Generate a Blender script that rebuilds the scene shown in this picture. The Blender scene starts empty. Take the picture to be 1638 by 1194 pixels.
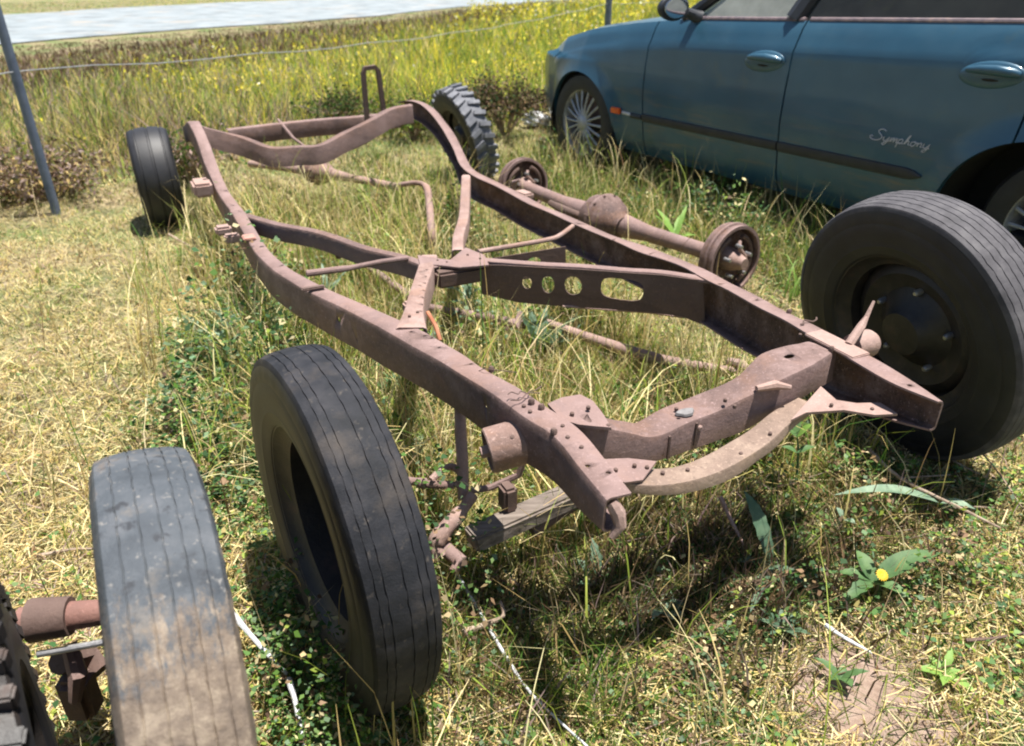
import bpy, bmesh, math, random
import numpy as np
from mathutils import Vector, Matrix
R = math.radians
random.seed(7)
rng = np.random.default_rng(11)
scene = bpy.context.scene
col = scene.collection

# ------------------------------------------------------------------ camera
H = 1.2; FPX = 1250.0; TILT = R(27.7)
cam = bpy.data.cameras.new('camera'); camo = bpy.data.objects.new('camera', cam); col.objects.link(camo)
camo.location = (0, 0, H); camo.rotation_euler = (R(90) - TILT, 0, 0)
cam.sensor_fit = 'HORIZONTAL'; cam.sensor_width = 36; cam.lens = 36 * FPX / 1638
cam.clip_start = 0.02; cam.clip_end = 2000
cam.dof.use_dof = True; cam.dof.focus_distance = 1.55; cam.dof.aperture_fstop = 5.0
scene.camera = camo

# ------------------------------------------------------------------ light
SUN_EL = R(80); SUN_D = Vector((0.16, 0.03, 0)).normalized()
world = bpy.data.worlds.new('World'); scene.world = world; world.use_nodes = True
nt = world.node_tree; nt.nodes.clear()
sky = nt.nodes.new('ShaderNodeTexSky'); sky.sky_type = 'NISHITA'; sky.sun_disc = False
sky.sun_elevation = SUN_EL; sky.sun_rotation = math.atan2(SUN_D.x, SUN_D.y)
sky.air_density = 1.2; sky.dust_density = 0.8
bg = nt.nodes.new('ShaderNodeBackground'); bg.inputs[1].default_value = 0.055
wo = nt.nodes.new('ShaderNodeOutputWorld')
nt.links.new(sky.outputs[0], bg.inputs[0]); nt.links.new(bg.outputs[0], wo.inputs[0])
sun = bpy.data.lights.new('sun', 'SUN'); sun.energy = 5.0; sun.angle = R(0.53); sun.color = (1.0, 0.955, 0.88)
suno = bpy.data.objects.new('sun', sun); col.objects.link(suno)
sd = Vector((SUN_D.x * math.cos(SUN_EL), SUN_D.y * math.cos(SUN_EL), math.sin(SUN_EL)))
suno.rotation_euler = sd.to_track_quat('Z', 'Y').to_euler()
scene.view_settings.view_transform = 'Standard'; scene.view_settings.look = 'None'
scene.view_settings.gamma = 1; scene.view_settings.exposure = 1.05
scene.render.engine = 'CYCLES'
scene.cycles.filter_width = 2.0

# ------------------------------------------------------------------ survey: picture measurements + height -> metres
FWD = np.array([0, math.cos(TILT), -math.sin(TILT)]); UPV = np.array([0, math.sin(TILT), math.cos(TILT)])
def gp(px, py, z=0.0):
    r = FWD + np.array([1.0, 0, 0]) * (px - 819) / FPX - UPV * (py - 597) / FPX
    return Vector(np.array([0, 0, H]) + r * ((z - H) / r[2]))
def gps(l): return [gp(*p) for p in l]

def gz(x, y):
    x = np.asarray(x, float); y = np.asarray(y, float)
    d = np.sqrt(x * x + y * y)
    a = 0.012 * (np.sin(x * 3.1 + y * 1.7) + np.sin(x * -2.2 + y * 4.3 + 1) + .6 * np.sin(x * 7.3 - y * 6.1 + 2) + .4 * np.sin(x * 13 + y * 11))
    return a * np.clip((9 - d) / 4, 0, 1)

# ------------------------------------------------------------------ materials
def nd(nt, t, **k):
    n = nt.nodes.new(t)
    for a, v in k.items(): setattr(n, a, v)
    return n
def ramp(nt, fac, stops):
    r = nt.nodes.new('ShaderNodeValToRGB'); e = r.color_ramp.elements
    while len(e) > 1: e.remove(e[-1])
    e[0].position = stops[0][0]; e[0].color = (*stops[0][1], 1)
    for p, c in stops[1:]:
        x = e.new(p); x.color = (*c, 1)
    nt.links.new(fac, r.inputs[0]); return r.outputs[0]
def noise(nt, scale, detail=6, rough=.6, coords='Object', stretch=None):
    tc = nd(nt, 'ShaderNodeTexCoord'); n = nd(nt, 'ShaderNodeTexNoise')
    n.inputs['Scale'].default_value = scale; n.inputs['Detail'].default_value = detail; n.inputs['Roughness'].default_value = rough
    if stretch:
        m = nd(nt, 'ShaderNodeMapping'); m.inputs['Scale'].default_value = stretch
        nt.links.new(tc.outputs[coords], m.inputs[0]); nt.links.new(m.outputs[0], n.inputs[0])
    else: nt.links.new(tc.outputs[coords], n.inputs[0])
    return n.outputs['Fac']
def mixc(nt, f, a, b):
    m = nd(nt, 'ShaderNodeMix', data_type='RGBA')
    if isinstance(f, float): m.inputs[0].default_value = f
    else: nt.links.new(f, m.inputs[0])
    for i, c in ((6, a), (7, b)):
        if isinstance(c, tuple): m.inputs[i].default_value = (*c, 1)
        else: nt.links.new(c, m.inputs[i])
    return m.outputs[2]
def mat(name, stops, scale=20, rough=.7, metal=0., bump=.3, bscale=None, detail=6, bdist=.004, patch=None, coat=0., spec=None, stretch=None):
    m = bpy.data.materials.new(name); m.use_nodes = True; nt = m.node_tree
    b = nt.nodes['Principled BSDF']
    c = ramp(nt, noise(nt, scale, detail, stretch=stretch), stops)
    if patch:   # (scale, colour, lo, hi) a second layer of patches: dirt, rust
        for ps, pc, lo, hi in patch:
            f = ramp(nt, noise(nt, ps, 5, .65), [(lo, (0, 0, 0)), (hi, (1, 1, 1))])
            c = mixc(nt, f, c, pc)
    nt.links.new(c, b.inputs['Base Color'])
    b.inputs['Roughness'].default_value = rough; b.inputs['Metallic'].default_value = metal
    if coat: b.inputs['Coat Weight'].default_value = coat; b.inputs['Coat Roughness'].default_value = .12
    if spec is not None: b.inputs['Specular IOR Level'].default_value = spec
    if bump:
        bn = nd(nt, 'ShaderNodeBump'); bn.inputs['Strength'].default_value = bump; bn.inputs['Distance'].default_value = bdist
        nt.links.new(noise(nt, bscale or scale * 4, 5, .7), bn.inputs['Height']); nt.links.new(bn.outputs[0], b.inputs['Normal'])
    return m
M = {}
def rust(name, base, dark, light, orange, amt=.5, rough=.78):
    """layered old rust: mottled base, worn pale film, orange scale, fine dark pits."""
    m = bpy.data.materials.new(name); m.use_nodes = True; nt = m.node_tree; b = nt.nodes['Principled BSDF']
    c = ramp(nt, noise(nt, 11, 9, .68), [(.32, dark), (.5, base), (.66, light)])
    st = ramp(nt, noise(nt, 6, 8, .72, stretch=(1, 1, 3)), [(.50, (0, 0, 0)), (.60, (amt,) * 3), (.8, (amt * .6,) * 3)])
    c = mixc(nt, st, c, orange)
    c = mixc(nt, ramp(nt, noise(nt, 75, 4, .8), [(.56, (0, 0, 0)), (.66, (.8, .8, .8))]), c, tuple(x * .38 for x in base))
    c = mixc(nt, ramp(nt, noise(nt, 140, 3, .8), [(.58, (0, 0, 0)), (.68, (.7, .7, .7))]), c, tuple(min(.6, x * 1.7) for x in light))
    # worn convex edges and grimy corners come from the shape itself
    ge = nd(nt, 'ShaderNodeNewGeometry'); pe = ramp(nt, ge.outputs['Pointiness'], [(.50, (0, 0, 0)), (.58, (.55, .55, .55))])
    c = mixc(nt, pe, c, tuple(min(.6, x * 1.5) for x in light))
    nt.links.new(c, b.inputs['Base Color']); b.inputs['Roughness'].default_value = rough; b.inputs['Specular IOR Level'].default_value = .35
    b1 = nd(nt, 'ShaderNodeBump'); b1.inputs['Strength'].default_value = .9; b1.inputs['Distance'].default_value = .0025; nt.links.new(noise(nt, 90, 8, .75), b1.inputs['Height'])
    b2 = nd(nt, 'ShaderNodeBump'); b2.inputs['Strength'].default_value = .5; b2.inputs['Distance'].default_value = .006; nt.links.new(noise(nt, 18, 3, .5), b2.inputs['Height'])
    nt.links.new(b2.outputs[0], b1.inputs['Normal']); nt.links.new(b1.outputs[0], b.inputs['Normal']); return m
M['rust'] = rust('rusty_steel', (.112, .068, .057), (.042, .026, .023), (.215, .148, .138), (.18, .092, .052))
M['rust_pink'] = rust('pale_pink_rust', (.18, .11, .09), (.085, .05, .04), (.30, .21, .185), (.25, .12, .06))
M['rust_yellow'] = rust('ochre_rust', (.16, .108, .086), (.08, .053, .043), (.27, .20, .155), (.27, .175, .09), .55)
M['rust_dark'] = rust('dark_rust', (.06, .036, .03), (.03, .018, .016), (.12, .08, .068), (.12, .06, .04))
M['black_steel'] = mat('black_wheel_paint', [(.3, (.012, .011, .012)), (.55, (.03, .026, .025)), (.75, (.07, .045, .035))], 18, .5, 0, .3, 120)
M['wood'] = mat('grey_weathered_timber', [(.3, (.07, .055, .043)), (.5, (.15, .12, .10)), (.7, (.24, .20, .17))], 8, .85, 0, .8, 30, stretch=(1, 9, 9))
M['rubber'] = mat('old_black_rubber', [(.3, (.008, .009, .012)), (.5, (.017, .018, .023)), (.7, (.036, .035, .040))], 18, .72, 0, .7, 260, bdist=.0015,
                 patch=[(7, (.085, .068, .055), .55, .85), (60, (.075, .065, .058), .60, .72)], spec=.3)
M['rubber_dark'] = mat('black_sidewall_rubber', [(.3, (.010, .010, .012)), (.6, (.020, .020, .024)), (.8, (.042, .038, .035))], 10, .55, 0, .35, 120, bdist=.0015)
M['rubber_grey'] = mat('faded_grey_rubber', [(.3, (.038, .036, .041)), (.5, (.068, .064, .072)), (.7, (.105, .10, .106))], 20, .8, 0, .4, 200, bdist=.0015)
M['rubber_pale'] = mat('pale_weathered_rubber', [(.3, (.10, .105, .125)), (.5, (.15, .155, .175)), (.7, (.21, .21, .23))], 20, .8, 0, .4, 200, bdist=.0015)
def rubber_mud():
    m = mat('muddy_rubber', [(.3, (.035, .042, .052)), (.5, (.062, .072, .085)), (.7, (.105, .112, .125))], 16, .75, 0, .7, 160, bdist=.003, patch=[(40, (.03, .033, .04), .58, .66), (90, (.20, .19, .18), .60, .70), (14, (.17, .145, .12), .60, .78)])
    nt = m.node_tree; b = nt.nodes['Principled BSDF']; src = b.inputs['Base Color'].links[0].from_socket
    tc = nd(nt, 'ShaderNodeTexCoord'); sp = nd(nt, 'ShaderNodeSeparateXYZ'); nt.links.new(tc.outputs['Object'], sp.inputs[0])
    # dried mud covers one arc of the tread (object space: it sits on the rubber, below the front shoulder)
    mr = nd(nt, 'ShaderNodeMapRange'); mr.inputs[1].default_value = .338; mr.inputs[2].default_value = .16; nt.links.new(sp.outputs[2], mr.inputs[0])
    mk = nd(nt, 'ShaderNodeMath', operation='MULTIPLY'); mk.inputs[1].default_value = .46; nt.links.new(mr.outputs[0], mk.inputs[0])
    n = noise(nt, 26, 10, .85, stretch=(2.6, 1, .8)); n2 = noise(nt, 4, 3, .6); av = nd(nt, 'ShaderNodeMath', operation='ADD'); nt.links.new(n, av.inputs[0]); nt.links.new(n2, av.inputs[1])
    ad = nd(nt, 'ShaderNodeMath', operation='ADD'); nt.links.new(mk.outputs[0], ad.inputs[0]); nt.links.new(av.outputs[0], ad.inputs[1])
    f = ramp(nt, ad.outputs[0], [(0.0, (0, 0, 0)), (.1, (0, 0, 0))])
    dv = nd(nt, 'ShaderNodeMapRange'); dv.inputs[1].default_value = 1.03; dv.inputs[2].default_value = 1.16; dv.inputs[4].default_value = .85; nt.links.new(ad.outputs[0], dv.inputs[0]); f = dv.outputs[0]
    mud = ramp(nt, noise(nt, 34, 8, .75), [(.3, (.085, .06, .045)), (.5, (.19, .14, .10)), (.62, (.30, .235, .17)), (.8, (.42, .34, .26))])
    nt.links.new(mixc(nt, f, src, mud), b.inputs['Base Color'])
    return m
M['rubber_mud'] = rubber_mud()
M['wire'] = mat('galvanised_wire', [(.3, (.35, .35, .36)), (.7, (.55, .55, .56))], 30, .45, .6, 0)
M['post'] = mat('blue_grey_post_paint', [(.3, (.07, .09, .14)), (.6, (.12, .15, .21)), (.8, (.2, .22, .27))], 10, .6, 0, .2)
M['pale_stick'] = mat('pale_cane', [(.3, (.3, .3, .3)), (.55, (.55, .56, .58)), (.75, (.7, .72, .75))], 30, .6, 0, .3)
M['twig'] = mat('dry_twig', [(.3, (.16, .11, .08)), (.55, (.36, .27, .2)), (.75, (.5, .42, .34))], 40, .85, 0, .4)
M['white_bag'] = mat('white_plastic', [(.3, (.6, .6, .6)), (.7, (.85, .85, .84))], 12, .45, 0, .4, 20, bdist=.02)
M['chrome'] = mat('dull_metal', [(.3, (.3, .3, .32)), (.7, (.6, .6, .62))], 40, .35, .8, .2)
M['alloy'] = mat('dusty_alloy', [(.3, (.30, .30, .32)), (.6, (.48, .49, .52)), (.8, (.4, .32, .25))], 22, .42, .35, .2)
def car_paint():
    m = mat('teal_metallic_paint', [(.3, (.022, .072, .118)), (.5, (.028, .090, .144)), (.7, (.038, .108, .165))], 2.0, .42, .15, .0, coat=.5,
            patch=[(5, (.075, .10, .085), .58, .9)])
    nt = m.node_tree; b = nt.nodes['Principled BSDF']; src = b.inputs['Base Color'].links[0].from_socket
    # brown dust streaks thrown along the lower doors
    f = ramp(nt, noise(nt, 3.2, 6, .65, stretch=(.8, 1, 7)), [(.52, (0, 0, 0)), (.72, (1, 1, 1))])
    tc = nd(nt, 'ShaderNodeTexCoord'); sp = nd(nt, 'ShaderNodeSeparateXYZ'); nt.links.new(tc.outputs['Object'], sp.inputs[0])
    g = ramp(nt, sp.outputs[2], [(.30, (.75, .75, .75)), (.52, (.5, .5, .5)), (.62, (.05, .05, .05))])
    mu = nd(nt, 'ShaderNodeMath', operation='MULTIPLY'); nt.links.new(f, mu.inputs[0]); nt.links.new(g, mu.inputs[1])
    nt.links.new(mixc(nt, mu.outputs[0], src, (.17, .13, .085)), b.inputs['Base Color'])
    rr = ramp(nt, noise(nt, 9, 5), [(.3, (.3, .3, .3)), (.7, (.5, .5, .5))]); nt.links.new(rr, b.inputs['Roughness'])
    return m
M['paint'] = car_paint()
M['trim'] = mat('black_trim', [(.3, (.015, .018, .025)), (.7, (.03, .032, .04))], 20, .5, 0, 0)
M['seal'] = mat('faded_window_seal', [(.3, (.10, .08, .10)), (.6, (.2, .15, .16)), (.8, (.32, .22, .18))], 30, .6, 0, 0)
M['dark'] = mat('dark_underbody', [(.3, (.008, .008, .009)), (.7, (.02, .018, .016))], 12, .9, 0, 0)
M['orange'] = mat('orange_lens', [(.3, (.7, .10, .02)), (.7, (.8, .16, .03))], 30, .25, 0, 0)
M['badge'] = mat('silver_badge', [(.3, (.42, .42, .48)), (.7, (.6, .6, .66))], 30, .4, .2, 0)
M['cloth'] = mat('pale_dashboard', [(.3, (.35, .33, .3)), (.7, (.5, .48, .44))], 12, .8, 0, 0)
def glass(name, tint, dens):
    m = bpy.data.materials.new(name); m.use_nodes = True; nt = m.node_tree; nt.nodes.clear()
    o = nd(nt, 'ShaderNodeOutputMaterial'); t = nd(nt, 'ShaderNodeBsdfTransparent'); t.inputs[0].default_value = (*tint, 1)
    g = nd(nt, 'ShaderNodeBsdfGlossy'); g.inputs['Roughness'].default_value = .04
    n = noise(nt, 6, 5); df = nd(nt, 'ShaderNodeBsdfDiffuse'); df.inputs[0].default_value = (.5, .52, .48, 1)
    lw = nd(nt, 'ShaderNodeLayerWeight'); lw.inputs[0].default_value = .3
    m1 = nd(nt, 'ShaderNodeMixShader'); nt.links.new(lw.outputs['Fresnel'], m1.inputs[0]); nt.links.new(t.outputs[0], m1.inputs[1]); nt.links.new(g.outputs[0], m1.inputs[2])
    m2 = nd(nt, 'ShaderNodeMixShader'); f = ramp(nt, n, [(.3, (dens * .6,) * 3), (.7, (dens,) * 3)])
    nt.links.new(f, m2.inputs[0]); nt.links.new(m1.outputs[0], m2.inputs[1]); nt.links.new(df.outputs[0], m2.inputs[2])
    nt.links.new(m2.outputs[0], o.inputs[0]); return m
M['glass'] = glass('dusty_window_glass', (.86, .92, .88), .62)
M['glass_dark'] = glass('tinted_window_glass', (.10, .11, .12), .06)
M['mirror'] = mat('mirror_glass', [(.3, (.7, .7, .72)), (.7, (.8, .8, .82))], 5, .08, 1., 0)
def foliage(name, trans=.35, rough=.65):
    m = bpy.data.materials.new(name); m.use_nodes = True; nt = m.node_tree
    b = nt.nodes['Principled BSDF']; a = nd(nt, 'ShaderNodeAttribute', attribute_name='Col')
    nt.links.new(a.outputs['Color'], b.inputs['Base Color']); b.inputs['Roughness'].default_value = rough
    b.inputs['Specular IOR Level'].default_value = .3
    tr = nd(nt, 'ShaderNodeBsdfTranslucent'); nt.links.new(a.outputs['Color'], tr.inputs[0])
    mx = nd(nt, 'ShaderNodeMixShader'); mx.inputs[0].default_value = trans
    o = nt.nodes['Material Output']; nt.links.new(b.outputs[0], mx.inputs[1]); nt.links.new(tr.outputs[0], mx.inputs[2]); nt.links.new(mx.outputs[0], o.inputs[0])
    return m
M['blade'] = foliage('grass_blade')
M['petal'] = foliage('flower_petal', .3)
def leafmat(name, c1, c2):
    m = mat(name, [(.3, c1), (.7, c2)], 30, .6, 0, .3, 60)
    nt = m.node_tree; b = nt.nodes['Principled BSDF']; o = nt.nodes['Material Output']
    tr = nd(nt, 'ShaderNodeBsdfTranslucent'); nt.links.new(b.inputs['Base Color'].links[0].from_socket, tr.inputs[0])
    mx = nd(nt, 'ShaderNodeMixShader'); mx.inputs[0].default_value = .3
    nt.links.new(b.outputs[0], mx.inputs[1]); nt.links.new(tr.outputs[0], mx.inputs[2]); nt.links.new(mx.outputs[0], o.inputs[0]); return m
M['leaf'] = leafmat('green_leaf', (.05, .12, .04), (.12, .22, .07))
M['leaf_pale'] = leafmat('grey_green_leaf', (.13, .22, .14), (.30, .40, .28))
M['leaf_blue'] = leafmat('blue_green_leaf', (.055, .12, .07), (.15, .23, .14))
M['leaf_lime'] = leafmat('lime_leaf', (.16, .3, .05), (.26, .42, .09))
M['yellow'] = leafmat('yellow_petal', (.8, .45, .02), (.85, .6, .04))

# ------------------------------------------------------------------ tags and mesh builders
def tag(o, label=None, cat=None, group=None, kind=None):
    if label: o['label'] = label
    if cat: o['category'] = cat
    if group: o['group'] = group
    if kind: o['kind'] = kind
    return o
def empty(name, loc=(0, 0, 0), rz=0.):
    o = bpy.data.objects.new(name, None); o.empty_display_size = .1; o.location = loc; o.rotation_euler.z = rz; col.objects.link(o); return o
class MB:
    def __init__(s): s.v = []; s.f = []; s.sm = []
    def add(s, vs, fs, smooth=False):
        b = len(s.v); s.v += [tuple(v) for v in vs]; s.f += [tuple(i + b for i in f) for f in fs]; s.sm += [smooth] * len(fs); return s
    def ring_sweep(s, rings, closed=False, caps=True, smooth=True, loop=False):
        n = len(rings[0]); vs = [v for r in rings for v in r]; fs = []
        m = len(rings)
        for i in range(m if loop else m - 1):
            for j in range(n):
                k = (j + 1) % n; i2 = (i + 1) % m
                fs.append((i * n + j, i * n + k, i2 * n + k, i2 * n + j))
        if caps and not loop: fs += [tuple(range(n))[::-1], tuple((m - 1) * n + j for j in range(n))]
        return s.add(vs, fs, smooth)
    def tube(s, pts, r, seg=12, caps=True):
        pts = [Vector(p) for p in pts]; n = len(pts); rs = r if isinstance(r, (list, tuple)) else [r] * n
        rings = []; prev = None
        for i, p in enumerate(pts):
            t = (pts[min(i + 1, n - 1)] - pts[max(i - 1, 0)]).normalized()
            if prev is None: a = t.orthogonal().normalized()
            else: a = (prev - t * prev.dot(t)).normalized()
            prev = a; b = t.cross(a)
            rings.append([p + a * math.cos(2 * math.pi * k / seg) * rs[i] + b * math.sin(2 * math.pi * k / seg) * rs[i] for k in range(seg)])
        return s.ring_sweep(rings, caps=caps)
    def box(s, c, sx, sy, sz, X=None, Y=None, Z=None, bev=0):
        X = Vector(X or (1, 0, 0)).normalized(); Z = Vector(Z or (0, 0, 1)).normalized()
        Y = Vector(Y).normalized() if Y else Z.cross(X).normalized(); Z = X.cross(Y).normalized()
        c = Vector(c); bm = bmesh.new(); bmesh.ops.create_cube(bm, size=1)
        for v in bm.verts: v.co = Vector((v.co.x * sx, v.co.y * sy, v.co.z * sz))
        if bev: bmesh.ops.bevel(bm, geom=bm.edges[:], offset=bev, segments=2, affect='EDGES')
        bm.verts.index_update()
        s.add([c + X * v.co.x + Y * v.co.y + Z * v.co.z for v in bm.verts], [[v.index for v in f.verts] for f in bm.faces]); bm.free(); return s
    def lathe(s, c, ax, prof, seg=32, smooth=True, caps=False, wob=None):
        """prof: list of (along axis, radius)."""
        c = Vector(c); ax = Vector(ax).normalized(); a = ax.orthogonal().normalized(); b = ax.cross(a)
        rings = [[c + ax * h + (a * math.cos(2 * math.pi * k / seg) + b * math.sin(2 * math.pi * k / seg)) * r for k in range(seg)] for h, r in prof]
        return s.ring_sweep(rings, caps=caps, smooth=smooth)
    def build(s, name, m, parent=None, autos=35, wear=0):
        me = bpy.data.meshes.new(name); me.from_pydata(s.v, [], s.f); me.update()
        bm = bmesh.new(); bm.from_mesh(me); bmesh.ops.recalc_face_normals(bm, faces=bm.faces[:])
        if wear:
            for v in bm.verts:
                p = v.co; k = Vector((math.sin(p.x * 41 + p.y * 17 + p.z * 60), math.sin(p.y * 37 - p.z * 29 + p.x * 11), math.sin(p.x * 23 + p.y * 31 + p.z * 13))); v.co = p + k * wear
        bm.to_mesh(me); bm.free()
        me.polygons.foreach_set('use_smooth', [True] * len(me.polygons))
        try: me.set_sharp_from_angle(angle=R(autos))
        except Exception: pass
        me.materials.append(m)
        o = bpy.data.objects.new(name, me); col.objects.link(o)
        if parent: o.parent = parent
        return o
def rel(parent, o):
    """parent a mesh written in world metres to an Empty without moving it: the mesh is re-based to the Empty."""
    Mi = Matrix.LocRotScale(parent.location, parent.rotation_euler, None).inverted()
    if o.type == 'MESH': o.data.transform(Mi)
    o.parent = parent; return o
def spline(pts, n=6):
    """Catmull-Rom through points (last components carried along)."""
    P = [np.array(p, float) for p in pts]; P = [2 * P[0] - P[1]] + P + [2 * P[-1] - P[-2]]; out = []
    for i in range(1, len(P) - 2):
        for k in range(n):
            t = k / n; a, b, c, d = P[i - 1:i + 3]
            out.append(.5 * ((2 * b) + (c - a) * t + (2 * a - 5 * b + 4 * c - d) * t * t + (3 * b - a - 3 * c + d) * t ** 3))
    out.append(P[-2]); return out
def channel(pts, wh, side, kind='C', t=.004, n=6, dense=None):
    """pts: top outer edge; wh: (flange width, web height) per point; side: horizontal vector the flanges point to."""
    full = [np.array([*p, w, h]) for p, (w, h) in zip(pts, wh)]
    q = spline(full, n); rings = []
    for i, a in enumerate(q):
        p = Vector(a[:3]); w, h = a[3], a[4]
        tn = Vector((q[min(i + 1, len(q) - 1)] - q[max(i - 1, 0)])[:3]).normalized()
        s = Vector(side); s = (s - tn * s.dot(tn)); s.z = 0; s.normalize()
        dn = tn.cross(s); 
        if dn.z > 0: dn = -dn
        dn = (dn * .3 + Vector((0, 0, -1)) * .7).normalized()
        r = min(.009, h * .2)
        if kind == 'C': sec = [(0, r), (r * .3, r * .3), (r, 0), (w, 0), (w, t), (r, t), (t, r), (t, h - r), (r, h - t), (w * .9, h - t), (w * .9, h), (r, h), (r * .3, h - r * .3), (0, h - r)]
        elif kind == 'U': sec = [(0, h), (0, r), (r * .3, r * .3), (r, 0), (w - r, 0), (w - r * .3, r * .3), (w, r), (w, h), (w - t, h), (w - t, r), (w - r, t), (r, t), (t, r), (t, h)]
        else: sec = [(0, h), (0, r), (r * .3, r * .3), (r, 0), (w, 0), (w, t), (r, t), (t, r), (t, h)]
        rings.append([p + s * x + dn * y for x, y in sec])
    return MB().ring_sweep(rings)
AXL = Vector((-.44, .898, 0)).normalized(); AXR = Vector((.898, .44, 0)).normalized()   # along and across the chassis
# ================================================================== GROUND
def ground():
    def ax(n, lim, k): t = np.linspace(-1, 1, n); return np.sinh(t * k) / math.sinh(k) * lim
    xs = ax(260, 300, 5.6); ys = ax(300, 300, 5.4) + 3
    X, Y = np.meshgrid(xs, ys); Z = gz(X, Y)
    n, m = X.shape; v = np.stack([X.ravel(), Y.ravel(), Z.ravel()], 1)
    i = np.arange(n * m).reshape(n, m); f = np.stack([i[:-1, :-1].ravel(), i[:-1, 1:].ravel(), i[1:, 1:].ravel(), i[1:, :-1].ravel()], 1)
    me = bpy.data.meshes.new('ground'); me.from_pydata(v.tolist(), [], f.tolist()); me.update()
    me.polygons.foreach_set('use_smooth', [True] * len(me.polygons))
    m_ = bpy.data.materials.new('soil_and_thatch'); m_.use_nodes = True; nt = m_.node_tree; b = nt.nodes['Principled BSDF']
    fine = ramp(nt, noise(nt, 22, 8, .75), [(.3, (.07, .055, .03)), (.45, (.19, .15, .08)), (.58, (.36, .29, .16)), (.72, (.48, .38, .25))])
    soil = ramp(nt, noise(nt, 30, 8, .7), [(.3, (.24, .16, .12)), (.55, (.38, .275, .215)), (.75, (.46, .36, .29))])
    grn = ramp(nt, noise(nt, 30, 8, .7), [(.3, (.05, .075, .02)), (.55, (.13, .18, .05)), (.75, (.26, .28, .09))])
    g = ramp(nt, noise(nt, 1.7, 5, .6), [(.42, (0, 0, 0)), (.62, (1, 1, 1))])
    c = mixc(nt, g, fine, grn)
    tc = nd(nt, 'ShaderNodeTexCoord')
    def blob(cx, cy, r0, r1):
        mp = nd(nt, 'ShaderNodeVectorMath', operation='DISTANCE'); nt.links.new(tc.outputs['Object'], mp.inputs[0]); mp.inputs[1].default_value = (cx, cy, 0)
        ad = nd(nt, 'ShaderNodeMath', operation='ADD'); nt.links.new(mp.outputs['Value'], ad.inputs[0])
        k = nd(nt, 'ShaderNodeMath', operation='MULTIPLY'); k.inputs[1].default_value = .25; nt.links.new(noise(nt, 9, 5, .7), k.inputs[0]); nt.links.new(k.outputs[0], ad.inputs[1])
        return ramp(nt, ad.outputs[0], [(r0 + .1, (1, 1, 1)), (r1 + .15, (0, 0, 0))])
    c = mixc(nt, blob(.66, 1.0, .15, .23), c, soil)
    c = mixc(nt, blob(-.85, 1.15, .05, .2), c, soil)
    nt.links.new(c, b.inputs['Base Color']); b.inputs['Roughness'].default_value = .95
    bn = nd(nt, 'ShaderNodeBump'); bn.inputs['Strength'].default_value = .8; bn.inputs['Distance'].default_value = .02
    nt.links.new(noise(nt, 45, 7, .75), bn.inputs['Height']); nt.links.new(bn.outputs[0], b.inputs['Normal'])
    me.materials.append(m_); o = bpy.data.objects.new('ground', me); col.objects.link(o); tag(o, kind='structure')
ground()
RD = Vector((9.4, 16.5, 0)).normalized(); RN = Vector((-RD.y, RD.x, 0))
def road():
    p0 = Vector((-8.3, 13.6, 0)); rr = random.Random(3)
    near = []; far = []
    for i in range(90):
        s = -45 + i * 1.6
        w = p0 + RD * s
        near.append(w + RN * (.25 * math.sin(i * .9) + .15 * rr.uniform(-1, 1)) + Vector((0, 0, .02))); far.append(w + RN * (8.6 + .25 * math.sin(i * .7 + 2) + .2 * rr.uniform(-1, 1)) + Vector((0, 0, .02)))
    vs = []; fs = []
    for a, b in zip(near, far): vs += [a, b]
    for i in range(89): fs.append((2 * i, 2 * i + 2, 2 * i + 3, 2 * i + 1))
    m = mat('pale_gravel_road', [(.3, (.14, .15, .16)), (.45, (.20, .23, .245)), (.6, (.26, .29, .31)), (.75, (.29, .28, .26))], 1.6, .9, 0, .4, 60, detail=8, patch=[(.9, (.33, .28, .23), .56, .72), (5, (.2, .22, .22), .64, .74)], bdist=.02)
    o = MB().add(vs, fs).build('road', m); tag(o, kind='structure')
road()

# ================================================================== CHASSIS FRAME
root = empty('chassis_frame', (0.36, 1.34, 0))
tag(root, 'long rusty bare car chassis frame with X-shaped bracing lying in the grass', 'chassis frame')
def cutter(specs):
    """specs: (centre, axis, u, ru, rv, half depth): punch real holes."""
    mb = MB()
    for c, a, u, ru, rv, hd in specs:
        c = Vector(c); a = Vector(a).normalized(); u = Vector(u); u = (u - a * u.dot(a)).normalized(); v = a.cross(u)
        mb.ring_sweep([[c + a * h + u * ru * math.cos(t) + v * rv * math.sin(t) for t in [2 * math.pi * k / 14 for k in range(14)]] for h in (-hd, hd)], smooth=False)
    return mb.build('cutter', M['dark'])
def punch(o, specs):
    c = cutter(specs); md = o.modifiers.new('b', 'BOOLEAN'); md.operation = 'DIFFERENCE'; md.solver = 'EXACT'; md.object = c
    bpy.context.view_layer.update(); me = bpy.data.meshes.new_from_object(o.evaluated_get(bpy.context.evaluated_depsgraph_get()))
    o.modifiers.clear()
    if len(me.polygons) > 50: me.materials.clear(); me.materials.append(o.data.materials[0]); me.polygons.foreach_set('material_index', [0] * len(me.polygons)); o.data = me
    bpy.data.objects.remove(c)
def part(mb, name, m, label=None, par=None, cuts=None, **k):
    o = mb.build(name, m, None, **k)
    if cuts: punch(o, cuts)
    rel(root, o)
    if par: o.parent = par; 
    if label: o['label'] = label
    return o
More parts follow.
